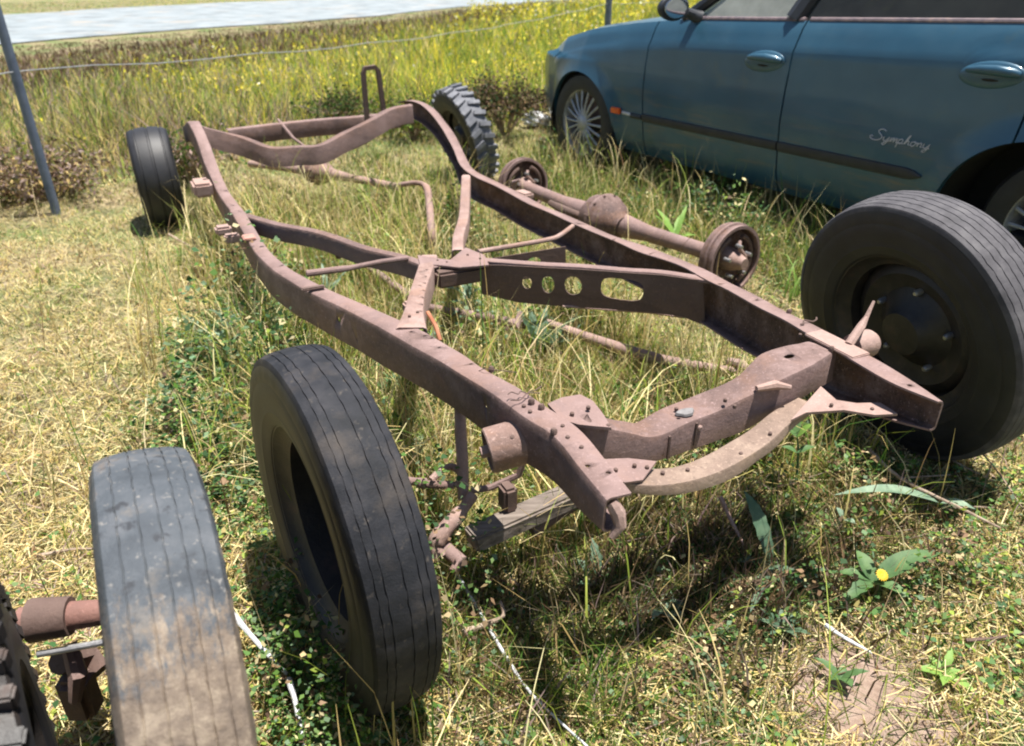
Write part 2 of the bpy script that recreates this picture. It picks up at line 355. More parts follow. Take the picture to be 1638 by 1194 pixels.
# for sub-parts: parent part sits at root origin, so its matrix is identity relative to root
LP = [(967, 800, .5), (925, 748, .5), (884, 697, .5), (835, 664, .497), (787, 630, .49), (735, 597, .477), (690, 570, .46), (600, 520, .437), (511, 475, .42), (468, 452, .41), (434, 430, .40), (412, 408, .388), (398, 388, .383), (373, 345, .38), (346, 305, .385), (326, 258, .44), (310, 215, .52), (301, 197, .545), (296, 196, .52), (292, 203, .46)]
LW = [(.045, .062), (.05, .085), (.05, .095), (.05, .1), (.05, .1), (.05, .1), (.058, .1), (.058, .105), (.048, .105), (.045, .105), (.042, .105), (.042, .1), (.042, .1), (.045, .1), (.045, .1), (.048, .1), (.05, .1), (.05, .1), (.05, .09), (.05, .08)]
def topcuts(l, r=.0045): return [(gp(*p), (0, 0, 1), AXR, r, r, .012) for p in l]
LC = topcuts([(556, 503, .427), (575, 512, .43), (610, 530, .437), (663, 519, .447), (676, 514, .447), (657, 530, .447), (679, 537, .45), (690, 540, .453), (702, 555, .458), (753, 580, .475), (450, 424, .403), (496, 462, .417), (940, 745, .5), (973, 756, .5), (380, 338, .38), (373, 328, .383), (361, 305, .385)])
LC += [(gp(551, 510, .385), AXR, AXL, .009, .009, .03), (gp(585, 541, .36), AXR, AXL, .003, .003, .03), (gp(760, 655, .45), AXR, AXL, .005, .005, .03)]
left = part(channel(gps(LP), LW, AXR), 'side_rail', M['rust'], 'left side rail with rivet holes and a bent front horn', wear=.0012, cuts=LC)
RP = [(1511, 641, .5), (1460, 608, .5), (1409, 576, .5), (1355, 546, .497), (1301, 518, .49), (1240, 487, .47), (1170, 451, .44), (1104, 419, .42), (1048, 398, .40), (992, 379, .39), (925, 351, .383), (861, 323, .38), (805, 294, .38), (757, 269, .385), (735, 227, .44), (718, 201, .49), (701, 179, .53), (681, 164, .55), (662, 160, .545), (648, 164, .50)]
RW = [(.014, .062), (.045, .08), (.055, .10), (.05, .12), (.048, .12), (.048, .13), (.05, .135), (.05, .13), (.06, .12), (.045, .115), (.045, .11), (.045, .11), (.045, .11), (.045, .11), (.045, .1), (.045, .1), (.045, .1), (.045, .1), (.045, .09), (.045, .07)]
right = part(channel(gps(RP), RW, -AXR), 'side_rail', M['rust'], 'right side rail with a pointed front horn', wear=.0012, cuts=topcuts([(1455, 617, .5), (1210, 484, .458), (1150, 460, .43), (925, 358, .384), (1330, 552, .493), (1040, 408, .40), (980, 385, .39)]))
# curled lip of the left horn and torn lower edge
tip = gp(967, 800, .5)
horn = MB().tube([tip + Vector((.012, .012, -.012)), tip + Vector((.022, .006, -.028)), tip + Vector((.026, .0, -.048)), tip + Vector((.014, -.006, -.066))], [.010, .012, .010, .005], 8)
part(horn, 'horn_lip', M['rust_pink'])
# dark joints across the rails, holes and rivets as real small pieces
def bolt(p, r=.007, h=.006, m='rust_dark', par=None, ax=(0, 0, 1), name='bolt'):
    mb = MB().lathe(p, ax, [(-.004, 0.0001), (-.004, r), (h * .6, r), (h, r * .6), (h, .0001)], 8)
    return part(mb, name, M[m], par=par)
for p in [(786, 592, .483), (850, 644, .50), (866, 653, .50), (886, 692, .5), (1262, 500, .48), (1300, 545, .493), (1330, 560, .497)]: bolt(gp(*p), .006, .008)
for p in [(739, 605, .44), (782, 641, .45), (873, 708, .45), (893, 730, .44)]:   # bolt heads on the outer web
    bolt(gp(*p) - AXR * .004, .008, .012, 'rust_pink', ax=-AXR)
# welded fish plates and wire twisted over the rails
for p in [(838, 650, .498), (848, 659, .499), (900, 682, .5), (908, 700, .5), (930, 716, .5), (985, 752, .44), (1015, 745, .44), (1035, 748, .437), (1060, 757, .42), (1100, 752, .413), (1185, 726, .413), (1232, 694, .42), (1395, 655, .446), (1330, 648, .447), (1280, 536, .488), (1250, 512, .478), (1085, 424, .415), (1070, 416, .41), (1130, 441, .425), (700, 417, .397), (715, 420, .397), (748, 408, .397), (768, 414, .397), (655, 506, .445), (668, 500, .44), (1160, 640, .455), (1175, 650, .45), (1300, 562, .493)]:
    bolt(gp(*p), .0038, .0035, name='rivet')
pl = MB(); c = gp(1338, 551, .5); pl.box(c, .05, .13, .007, X=AXR, Y=AXL, bev=.002); part(pl, 'splice_plate', M['rust_pink'], 'red-brown plate over the right rail')
pl = MB(); pl.box(gp(501, 461, .424) , .062, .018, .008, X=AXR, Y=AXL, bev=.003); part(pl, 'rail_cleat', M['rust_dark'])
w = MB()
def scrap_wire(mb, c, L, n, amp, r=.0012, zoff=.006):
    c = Vector(c); rr = random.Random(int(c.x * 1e4)); pts = []
    for i in range(n):
        t = i / (n - 1) - .5
        pts.append(c + AXR * L * t + AXL * rr.uniform(-amp, amp) + Vector((0, 0, zoff + rr.uniform(0, amp * .6))))
    mb.tube([Vector(q) for q in spline(pts, 4)], r, 5)
for c_, L_w, n_w, a_w, r_w in ((gp(842, 634, .497), .07, 9, .009, .0012), (gp(838, 640, .497), .06, 7, .008, .0012), (gp(1292, 519, .488), .055, 7, .006, .002)):
    w = MB(); scrap_wire(w, c_, L_w, n_w, a_w, r_w); part(w, 'binding_wire', M['rust_dark'])
part(MB().tube([gp(742, 632, .38), gp(760, 596, .47), gp(775, 590, .49), gp(826, 596, .49)], .0009, 5), 'loose_wire', M['rust_dark']); part(MB().tube([gp(788, 634, .475), gp(788, 700, .40)], .0012, 5), 'loose_wire', M['rust_dark'])

# front crossmember: an inverted U that dips for the spring
FP = [(912, 673, .486), (930, 679, .486), (950, 682, .484), (972, 685, .475), (1008, 692, .456), (1045, 697, .44), (1095, 680, .437), (1149, 657, .44), (1195, 636, .455), (1237, 614, .475), (1275, 594, .49), (1319, 574, .495), (1340, 560, .495)]
FW = [(.055, .055), (.055, .055), (.055, .06), (.055, .065), (.055, .06), (.06, .055), (.07, .065), (.075, .07), (.07, .075), (.085, .075), (.095, .075), (.085, .07), (.07, .07)]
front = part(channel(gps(FP), FW, AXL, 'U'), 'front_crossmember', M['rust'], wear=.0015, cuts=[(gp(1262, 572, .4905), (0, 0, 1), AXR, .012, .008, .012), (gp(1085, 668, .44), (0, 0, 1), AXR, .004, .004, .012)])
for p in [(941, 652, .495), (915, 662, .495), (973, 681, .48), (1233, 583, .48), (1240, 588, .48), (1082, 654, .445)]: bolt(gp(*p), .004, .003, name='rivet')
for p in [(1077, 695, .415), (1118, 684, .415)]: bolt(gp(*p), .006, .006, 'rust_pink', ax=-AXL, name='rivet')
pt_ = gps([(876, 646, .494), (898, 636, .494), (928, 631, .493), (948, 641, .493), (957, 652, .490), (966, 664, .484), (978, 684, .480), (952, 682, .489), (925, 679, .492), (900, 672, .494)])
part(MB().ring_sweep([pt_, [p + (p - gp(925, 656, .49)) * .0 - Vector((0, 0, .006)) for p in pt_]], smooth=False), 'spring_perch', M['rust'], 'flat spring perch with an oval opening at the left rail', cuts=[(gp(926, 654, .4915), (0, 0, 1), AXR, .017, .009, .02), (gp(944, 654, .49), (0, 0, 1), AXR, .003, .003, .02)])
part(MB().ring_sweep([[p - Vector((0, 0, .0055)) for p in gps([(928, 632, .493), (948, 642, .493), (966, 665, .484), (960, 668, .484), (944, 645, .493), (926, 635, .493)])], [p - Vector((0, 0, .06)) for p in gps([(928, 632, .493), (948, 642, .493), (966, 665, .484), (960, 668, .484), (944, 645, .493), (926, 635, .493)])]], smooth=False), 'perch_skirt', M['rust'])
for px in (1069, 1112):
    part(MB().box(gp(px, 716 - (px - 1069) * .5, .405) - AXL * .001, .004, .004, .050, X=AXR, Y=AXL), 'web_seam', M['rust_dark'])
pt = MB(); pts = []
for k in range(14):
    a = 2 * math.pi * k / 14; pts.append((math.cos(a) * (.02 + .005 * math.sin(3 * a)), math.sin(a) * .012))
c = gp(1097, 660, .443); pt.ring_sweep([[c + AXR * x + AXL * y + Vector((0, 0, -.002)) for x, y in pts], [c + AXR * x * .9 + AXL * y * .9 + Vector((0, 0, .0025)) for x, y in pts]], smooth=False)
part(pt, 'crusted_patch', mat('grey_lichen_crust', [(.3, (.13, .12, .12)), (.7, (.24, .23, .23))], 60, .9))
# lip of the right perch
lp = MB().tube([gp(1210, 622, .47), gp(1240, 616, .472), gp(1265, 620, .468)], [.006, .01, .005], 8); part(lp, 'perch_lip', M['rust_pink'])
# bumper/spreader bar below
BP = [(985, 770, .43), (1020, 775, .425), (1062, 776, .418), (1105, 770, .412), (1150, 754, .41), (1195, 732, .412), (1240, 700, .418), (1275, 668, .425), (1305, 648, .43)]
BW = [(.045, .014), (.05, .018), (.05, .022), (.05, .026), (.052, .028), (.052, .028), (.05, .026), (.045, .02), (.04, .012)]
part(channel(gps(BP), BW, AXL, 'U', t=.003), 'spreader_bar', M['rust_yellow'], 'curved ochre-stained bar joining the two front horns', wear=.001)
gs = MB()
def plate(mb, tops, t=.004):
    a = [Vector(p) for p in tops]; b = [p - Vector((0, 0, t)) for p in a]; mb.ring_sweep([a, b], smooth=False)
plate(gs, gps([(958, 735, .44), (1005, 733, .44), (1050, 738, .436), (1028, 768, .432), (1000, 772, .435), (985, 768, .44)]))
part(gs, 'gusset_plate', M['rust'])
gs = MB(); plate(gs, gps([(1265, 672, .432), (1313, 618, .45), (1338, 640, .447), (1370, 645, .446), (1408, 644, .446), (1436, 662, .446), (1400, 664, .444), (1350, 656, .444), (1290, 660, .437)]), .005)
part(gs, 'gusset_plate', M['rust_pink'], 'torn gusset plate under the right horn')
# X bracing
part(channel(gps([(632, 524, .449), (645, 495, .436), (655, 462, .42), (668, 425, .40), (672, 408, .395)]), [(.075, .05), (.052, .07), (.046, .07), (.05, .07), (.055, .06)], AXR, 'U'), 'brace_leg', M['rust_pink'], 'short punched brace leg joining the left rail', cuts=[(gp(682 - k * 1.5, 432 + k * 11.5, .402 + k * .005), (0, 0, 1), AXR, .0042, .0042, .012) for k in range(7)] + [(gp(672 - k, 437 + k * 22, .402 + k * .01), (0, 0, 1), AXR, .0035, .0035, .012) for k in range(2)])
part(channel(gps([(366, 338, .38), (435, 358, .381), (505, 372, .384), (575, 396, .388), (640, 412, .392), (690, 430, .395)]), [(.035, .06)] * 6, AXL + AXR * .3, 'U'), 'brace_leg', M['rust'])
part(channel(gps([(738, 280, .383), (736, 310, .38), (733, 345, .38), (724, 375, .383), (722, 400, .388)]), [(.04, .05)] * 5, AXR, 'U'), 'brace_leg', M['rust_pink'], 'pale brace leg running down from the right rail')
# deep perforated front right leg
def perforated(a0, a1, name, hs, outline, zt):
    """vertical plate between ground-plan points a0 -> a1 with real holes: outline and holes in (along, down) metres."""
    cu = bpy.data.curves.new(name, 'CURVE'); cu.dimensions = '2D'; cu.fill_mode = 'BOTH'; cu.extrude = .0022
    def poly(pts):
        s = cu.splines.new('POLY'); s.points.add(len(pts) - 1)
        for i, (x, y) in enumerate(pts): s.points[i].co = (x, y, 0, 1)
        s.use_cyclic_u = True
    poly(outline)
    for cx, cy, rx, ry, sq in hs:
        poly([(cx + rx * math.copysign(abs(math.cos(t)) ** sq, math.cos(t)), cy + ry * math.copysign(abs(math.sin(t)) ** sq, math.sin(t))) for t in [2 * math.pi * k / 24 for k in range(24)]])
    tmp = bpy.data.objects.new(name, cu); col.objects.link(tmp); bpy.context.view_layer.update()
    me = bpy.data.meshes.new_from_object(tmp.evaluated_get(bpy.context.evaluated_depsgraph_get())); bpy.data.objects.remove(tmp)
    d = (a1 - a0); d.z = 0; d.normalize(); nrm = Vector((d.y, -d.x, 0))
    mx = Matrix((( d.x, 0, nrm.x, a0.x), (d.y, 0, nrm.y, a0.y), (0, 1, 0, zt), (0, 0, 0, 1)))
    me.transform(mx); me.materials.clear(); me.materials.append(M['rust_dark'])
    o = bpy.data.objects.new(name, me); col.objects.link(o); rel(root, o); return o
A0 = gp(1125, 449, .425); A1 = gp(770, 420, .395); LN = (Vector((A1.x, A1.y, 0)) - Vector((A0.x, A0.y, 0))).length
def along(px, py, z0=.36):
    """measure where a pixel ray meets the vertical plate: returns (along, height)."""
    o = Vector((0, 0, H)); r = Vector(FWD + np.array([1.0, 0, 0]) * (px - 819) / FPX - UPV * (py - 597) / FPX)
    d = Vector((A1.x - A0.x, A1.y - A0.y, 0)).normalized(); n = Vector((d.y, -d.x, 0)); t = (Vector((A0.x, A0.y, 0)) - Vector((0, 0, 0))).dot(n) / r.dot(n)
    p = o + r * t; return (p - Vector((A0.x, A0.y, 0))).dot(d), p.z
ZT = .40
ol = [along(*q) for q in [(1125, 449), (1060, 440), (1000, 436), (930, 431), (870, 428), (800, 424), (770, 424), (770, 470), (830, 484), (900, 490), (965, 494), (1040, 500), (1090, 506), (1128, 521)]]
hs = []
for px, py, rx, ry, sq in [(877, 455, 10, 14, 1), (917, 457, 14, 15, 1), (995, 463, 34, 17, .6), (843, 452, 8, 10, 1)]:
    c = along(px, py); e = along(px - rx, py); u = along(px, py - ry); hs.append((c[0], c[1] - ZT, abs(e[0] - c[0]), abs(u[1] - c[1]), sq))
wp = perforated(A0, A1, 'brace_web', hs, [(x, z - ZT) for x, z in ol], ZT); wp['label'] = 'dark web plate with round lightening holes and a long slot'
part(channel(gps([(1135, 450, .43), (1060, 438, .42), (1000, 434, .41), (930, 428, .402), (870, 425, .398), (800, 420, .395), (750, 416, .394)]), [(.03, .008)] * 7, AXL, 'L'), 'brace_leg', M['rust'], 'long straight brace leg above the perforated web')
lf = MB(); lf.tube(gps([(900, 490, .295), (965, 495, .29), (1040, 500, .285), (1095, 508, .28)]), .004, 6); part(lf, 'lower_flange', M['rust_pink'])
# second web of the X behind, with its own holes
B0 = gp(905, 392, .375); B1 = gp(775, 408, .385)
o2 = [(0, 0), ((B1 - B0).length, 0), ((B1 - B0).length, -.08), (0, -.1)]
wp2 = perforated(B0, B1, 'brace_web', [(.12, -.045, .03, .026, 1), (.2, -.045, .024, .024, 1)], o2, .37)
# centre plate and junction
cp = MB(); plate(cp, gps([(668, 408, .397), (690, 412, .397), (720, 416, .396), (745, 396, .394), (775, 408, .396), (782, 424, .397), (735, 428, .397), (700, 424, .398), (672, 424, .399)]), .006); part(cp, 'centre_plate', M['rust'])
cp = MB(); cp.box(gp(735, 440, .36), .16, .06, .05, X=AXR, Y=AXL, bev=.008); part(cp, 'gearbox_mount', M['rust_dark'])
part(MB().tube(gps([(490, 438, .40), (545, 431, .40), (560, 429, .40), (610, 419, .40), (652, 413, .395)]), [.010, .010, .008, .008, .008], 10), 'cross_tube', M['rust'])
part(MB().tube([Vector(q) for q in spline(gps([(765, 403, .395), (830, 392, .39), (880, 383, .388), (897, 376, .388), (916, 362, .388)]), 4)], .008, 10), 'cross_tube', M['rust_pink'])
part(MB().tube(gps([(536, 378, .385), (542, 412, .30)]), .010, 8), 'hanger_rod', M['rust_dark'])
part(MB().tube(gps([(684, 500, .38), (697, 522, .36), (704, 545, .33)]), .006, 8), 'brake_rod', mat('red_rust_rod', [(.3, (.3, .1, .05)), (.7, (.42, .18, .1))], 30, .8))
part(MB().box(gp(655, 492, .38), .03, .04, .03, X=AXR, Y=AXL, bev=.006), 'pedal_bracket', M['rust_pink'])
# rear crossmember and tail
part(channel(gps([(326, 203, .53), (380, 218, .47), (430, 236, .42), (475, 235, .415), (515, 232, .42), (555, 212, .46), (600, 190, .51), (630, 174, .54), (660, 168, .55)]), [(.045, .09)] * 9, AXL, 'U'), 'rear_crossmember', M['rust'])
part(channel(gps([(365, 208, .42), (440, 199, .42), (510, 192, .42), (575, 187, .42), (640, 180, .42)]), [(.04, .09)] * 5, AXL, 'C'), 'tail_bar', M['rust'])
tb = MB(); a_ = gp(587, 190, .42); zt_ = .73
def flat(mb, pts, w, t, side):
    side = Vector(side); rings = []
    for i, p in enumerate(pts):
        tn = (Vector(pts[min(i + 1, len(pts) - 1)]) - Vector(pts[max(i - 1, 0)])).normalized(); n = tn.cross(side).normalized()
        rings.append([Vector(p) + side * w / 2 + n * t / 2, Vector(p) + side * w / 2 - n * t / 2, Vector(p) - side * w / 2 - n * t / 2, Vector(p) - side * w / 2 + n * t / 2])
    mb.ring_sweep(rings, smooth=False)
b0 = a_ - Vector((0, 0, .03)); flat(tb, [b0, b0 + Vector((0, 0, .27)), b0 + Vector((0, 0, .295)) + AXR * .01, b0 + Vector((0, 0, .30)) + AXR * .07, b0 + Vector((0, 0, .28)) + AXR * .085, b0 + Vector((0, 0, .02)) + AXR * .105], .035, .022, AXL)
part(tb, 'tail_bracket', M['rust_dark'], 'upright hoop-shaped bracket at the rear end')
part(MB().tube(gps([(340, 226, .36), (420, 248, .33), (462, 258, .31)]), .009, 8), 'tie_rod', M['rust'])
part(MB().tube(gps([(445, 192, .43), (470, 222, .36), (515, 255, .26)]), .008, 8), 'diagonal_rod', M['rust'])
part(MB().tube([Vector(q) for q in spline(gps([(520, 255, .26), (585, 228, .33), (620, 200, .45), (645, 190, .47)]), 4)], .008, 8), 'diagonal_rod', M['rust'])
# brackets outside the left rail
b1 = MB(); b1.box(gp(325, 300, .38) - AXR * .005, .075, .13, .055, X=AXR, Y=AXL, bev=.01); o1 = part(b1, 'mounting_bracket', M['rust_pink'])
bolt(gp(328, 287, .408), .009, .003, par=None)
b1 = MB(); b1.box(gp(357, 368, .375) - AXR * .0, .055, .05, .03, X=AXR, Y=AXL, bev=.008); part(b1, 'mounting_bracket', M['rust_pink']); b1 = MB(); b1.box(gp(371, 381, .38), .05, .03, .03, X=AXR, Y=AXL, bev=.006); part(b1, 'mounting_bracket', M['rust_pink'])
b1 = MB(); b1.box(gp(398, 380, .388), .04, .055, .008, X=AXR, Y=AXL, bev=.003); part(b1, 'splice_plate', mat('red_rust_plate', [(.3, (.3, .13, .1)), (.7, (.45, .27, .22))], 40, .8))
# shock absorbers
def shock(a, b, r, nut=True):
    a = Vector(a); b = Vector(b); L = (b - a).length; ax = (b - a).normalized()
    o = part(MB().lathe(a, ax, [(.006, .0001), (.005, r * .82), (0, r * .9), (.002, r * .97), (.006, r), (L - .012, r), (L - .004, r * 1.06), (L, r * .9), (L, .0001)], 36), 'shock_absorber', M['rust_pink'], 'rusty canister-shaped shock absorber')
    if nut: part(MB().lathe(a - ax * .012, ax, [(0, .0001), (0, .011), (.018, .012), (.018, .0001)], 6, smooth=False), 'end_nut', M['rust_pink'], par=o)
    part(MB().box(b + ax * .006, .008, r * 2.1, r * 1.7, X=ax, bev=.003), 'mounting_plate', M['rust'], par=o)
    part(MB().lathe(a + ax * L * .4 + Vector((.0, -.0, 1)) * r * .8 - AXL * r * .6, Vector((0, 0, .8)) - AXL * .6, [(-.004, .0001), (-.002, .003), (.002, .004), (.003, .0001)], 8), 'filler_screw', M['rust_dark'], par=o)
    return o
shock(gp(779, 722, .415), gp(854, 701, .428), .0425)
o = MB().lathe(gp(1362, 556, .475), AXR, [(0, .0001), (0, .027), (.05, .03), (.06, .024), (.062, .0001)], 28)
part(o, 'shock_absorber', M['rust_pink'], 'rounded shock absorber behind the right horn')
part(MB().tube(gps([(1358, 552, .50), (1378, 522, .53), (1386, 508, .54), (1398, 482, .57)]), [.010, .009, .005, .003], 8), 'shock_link', M['rust_pink'])

# ================================================================== FRONT AXLE, TIMBER, REAR AXLES
def thing(name, loc, label, cat, group=None): 
    e = empty(name, loc); tag(e, label, cat, group); return e
def sub(th, mb, name, m, par=None, label=None, **k):
    o = mb.build(name, m, None, **k); rel(th, o)
    if par: o.parent = par
    if label: o['label'] = label
    return o
fa = thing('front_axle', gp(760, 880, 0), 'rusty front axle end with upright pin and hooked rod under the left front rail', 'axle')
sub(fa, MB().tube(gps([(735, 640, .36), (737, 690, .31), (740, 745, .25), (741, 800, .19)]), [.012, .013, .013, .012], 12), 'king_pin', M['rust_pink'])
sub(fa, MB().tube([Vector(q) for q in spline(gps([(757, 792, .21), (735, 822, .19), (708, 852, .17), (697, 872, .15), (703, 890, .13)]), 4)], [.012] * 4 + [.017] * 4 + [.019] * 4 + [.015] * 5, 12), 'steering_knuckle', M['rust_pink'])
sub(fa, MB().tube(gps([(705, 872, .14), (735, 898, .12), (725, 915, .11)]), [.016, .017, .010], 12), 'spindle', M['rust'])
sub(fa, MB().tube(gps([(640, 768, .22), (665, 771, .22), (680, 774, .22), (684, 775, .22), (715, 776, .22), (726, 776, .22)]), [.009, .009, .013, .009, .009, .008], 12), 'steering_rod', M['rust'])
sub(fa, MB().tube([Vector(q) for q in spline(gps([(690, 768, .225), (705, 754, .235), (722, 747, .24), (735, 755, .235), (738, 768, .225), (728, 778, .215)]), 4)], .008, 10), 'hook', M['rust_pink'])
sub(fa, MB().tube(gps([(850, 850, .13), (890, 820, .15), (940, 790, .17), (1010, 735, .24), (1100, 690, .25), (1200, 640, .26), (1300, 600, .26)]), [.016, .018, .020, .022, .022, .022, .02], 12), 'axle_beam', M['rust_dark'])
sub(fa, MB().tube(gps([(755, 785, .22), (785, 780, .23), (830, 760, .26), (845, 715, .33)]), .007, 8), 'radius_rod', M['rust'])
sub(fa, MB().box(gp(812, 795, .22), .03, .04, .06, X=AXR, Y=AXL, bev=.006), 'spring_clamp', M['rust_dark'])
tm = MB(); ta, tb_ = gp(752, 866, .165), gp(975, 765, .19); dx = (tb_ - ta).normalized()
tm.box((ta + tb_) / 2, (tb_ - ta).length, .052, .038, X=dx, bev=.005)
to = tm.build('timber_prop', M['wood'], None, wear=.002); tag(to, 'weathered grey timber packed under the left front rail', 'timber')

def axle(name, loc, label, A, B, diff, r, dr, mt, drums=True, open_=AXR, group=None):
    th = thing(name, loc, label, 'axle', group); A = Vector(A); B = Vector(B); D = Vector(diff); ax = (B - A).normalized()
    sub(th, MB().tube([A, A + (D - A) * .6, D - (D - A).normalized() * .09], [r * .9, r, r * 1.6], 16), 'axle_tube', mt)
    sub(th, MB().tube([D + (B - D).normalized() * .09, B + (D - B) * .6, B], [r * 1.6, r, r * .9], 16), 'axle_tube', mt)
    rr = dr * .8
    h = sub(th, MB().lathe(D, ax, [(-.13, r * 1.2), (-.10, rr * .6), (-.06, rr * .92), (-.01, rr), (.0, rr * 1.08), (.012, rr * 1.08), (.02, rr), (.06, rr * .9), (.10, rr * .55), (.13, r * 1.2)], 32), 'differential_housing', mt)
    for k in range(12):
        a = 2 * math.pi * k / 12; u = ax.orthogonal().normalized(); v = ax.cross(u)
        sub(th, MB().lathe(D + (u * math.cos(a) + v * math.sin(a)) * rr * 1.03, ax, [(-.008, .0001), (-.008, .006), (.02, .006), (.02, .0001)], 6), 'flange_bolt', M['rust_dark'], par=h)
    return th, ax
def drum(th, c, ax, r, w, inner=True):
    """open brake drum: ax points out of the open face."""
    c = Vector(c); ax = Vector(ax).normalized()
    d = sub(th, MB().lathe(c, ax, [(0, .0001), (0, r * .8), (.008, r), (w * .45, r), (w * .5, r * 1.05), (w * .62, r * 1.05), (w * .66, r), (w, r * 1.01), (w, r * .92), (w * .3, r * .88), (w * .25, .0001)], 40), 'brake_drum', M['rust'])
    u = ax.cross(Vector((0, 0, 1))).normalized(); v = Vector((0, 0, 1))
    if inner:
        for s in (-1, 1):
            pts = [c + ax * w * .8 + (u * s * math.cos(a) + v * math.sin(a)) * r * .72 for a in np.linspace(-1.2, 1.2, 9)]
            sub(th, MB().tube(pts, r * .07, 8), 'brake_shoe', M['rust_dark'], par=d)
        sub(th, MB().tube([c + ax * w * .3, c + ax * w * .9, c + ax * w * 1.25, c + ax * w * 1.6], [r * .34, r * .3, r * .22, r * .16], 14), 'hub', M['rust_pink'], par=d)
        sub(th, MB().tube([c + ax * w * .9 + v * r * .55 - u * r * .1, c + ax * w * 1.1 + v * r * .4, c + ax * w * 1.1 + v * r * .1 - u * r * .3, c + ax * w * 1.0 - v * r * .2 - u * r * .45], r * .06, 8), 'brake_spring', M['rust_pink'], par=d)
        for k in range(5):
            a = 2 * math.pi * k / 5 + .3
            sub(th, MB().lathe(c + ax * w * .9 + (u * math.cos(a) + v * math.sin(a)) * r * .45, ax, [(0, .0001), (0, r * .06), (.03, r * .05), (.03, .0001)], 8), 'wheel_stud', M['chrome'], par=d)
    return d
pn = gp(1160, 412, .17); pf = gp(822, 292, .16); pd = gp(966, 352, .19)
ra, ax = axle('rear_axle', gp(966, 380, 0), 'rusty rear axle with bulging differential and two brake drums beside the car', pf, pn, pd, .034, .135, M['rust'])
drum(ra, pn - ax * .02, ax, .138, .075); drum(ra, pf + ax * .05, Vector((.5, -.85, .12)), .135, .07)
sub(ra, MB().box(gp(838, 312, .26), .09, .06, .03, X=ax, bev=.008), 'spring_seat', M['rust_pink'])
sub(ra, MB().tube(gps([(820, 316, .27), (822, 292, .34), (832, 288, .36)]), [.01, .012, .006], 8), 'shackle', M['rust_pink'])
sub(ra, MB().tube(gps([(880, 325, .22), (905, 338, .22), (925, 345, .2)]), [.014, .022, .018], 10), 'tube_flange', M['rust_dark'])
a2, ax2 = axle('front_banjo_axle', gp(510, 285, 0), 'pinkish rusted axle half buried in straw inside the rear of the frame', gp(400, 262, .12), gp(640, 300, .12), gp(508, 275, .14), .022, .085, M['rust_pink'])
a2.name = 'buried_axle'
tt = MB().tube([Vector(q) for q in spline(gps([(640, 296, .26), (665, 293, .28), (682, 300, .28), (687, 330, .24), (690, 368, .19), (692, 395, .12)]), 4)], [.012] * 8 + [.017] * 13, 12)
o = tt.build('bent_pipe', M['rust_pink']); tag(o, 'bent upright rusty pipe in the straw left of the pale brace leg', 'pipe')
tt = MB().tube(gps([(560, 405, .1), (680, 492, .10), (790, 510, .09), (850, 522, .085)]), [.012, .016, .017, .014], 12)
o = tt.build('torque_tube', M['rust']); tag(o, 'rusty tube on the ground below the centre of the frame', 'pipe')
tt = MB(); tt.tube(gps([(870, 515, .09), (940, 540, .085), (1000, 560, .08), (1060, 578, .075), (1110, 585, .075), (1180, 595, .075)]), [.014, .017, .019, .021, .016, .012], 12); tt.tube(gps([(1165, 578, .09), (1185, 583, .10), (1196, 590, .09)]), [.012, .016, .012], 10)
o = tt.build('drive_shaft', M['rust_pink']); tag(o, 'long drive shaft lying in dry grass behind the front crossmember', 'drive shaft')
tt = MB().tube(gps([(800, 512, .13), (828, 520, .13), (831, 500, .16)]), [.018, .018, .010], 10)
o = tt.build('pipe_elbow', M['rust']); tag(o, 'short rusty elbow fitting standing in weeds near the frame centre', 'pipe fitting')

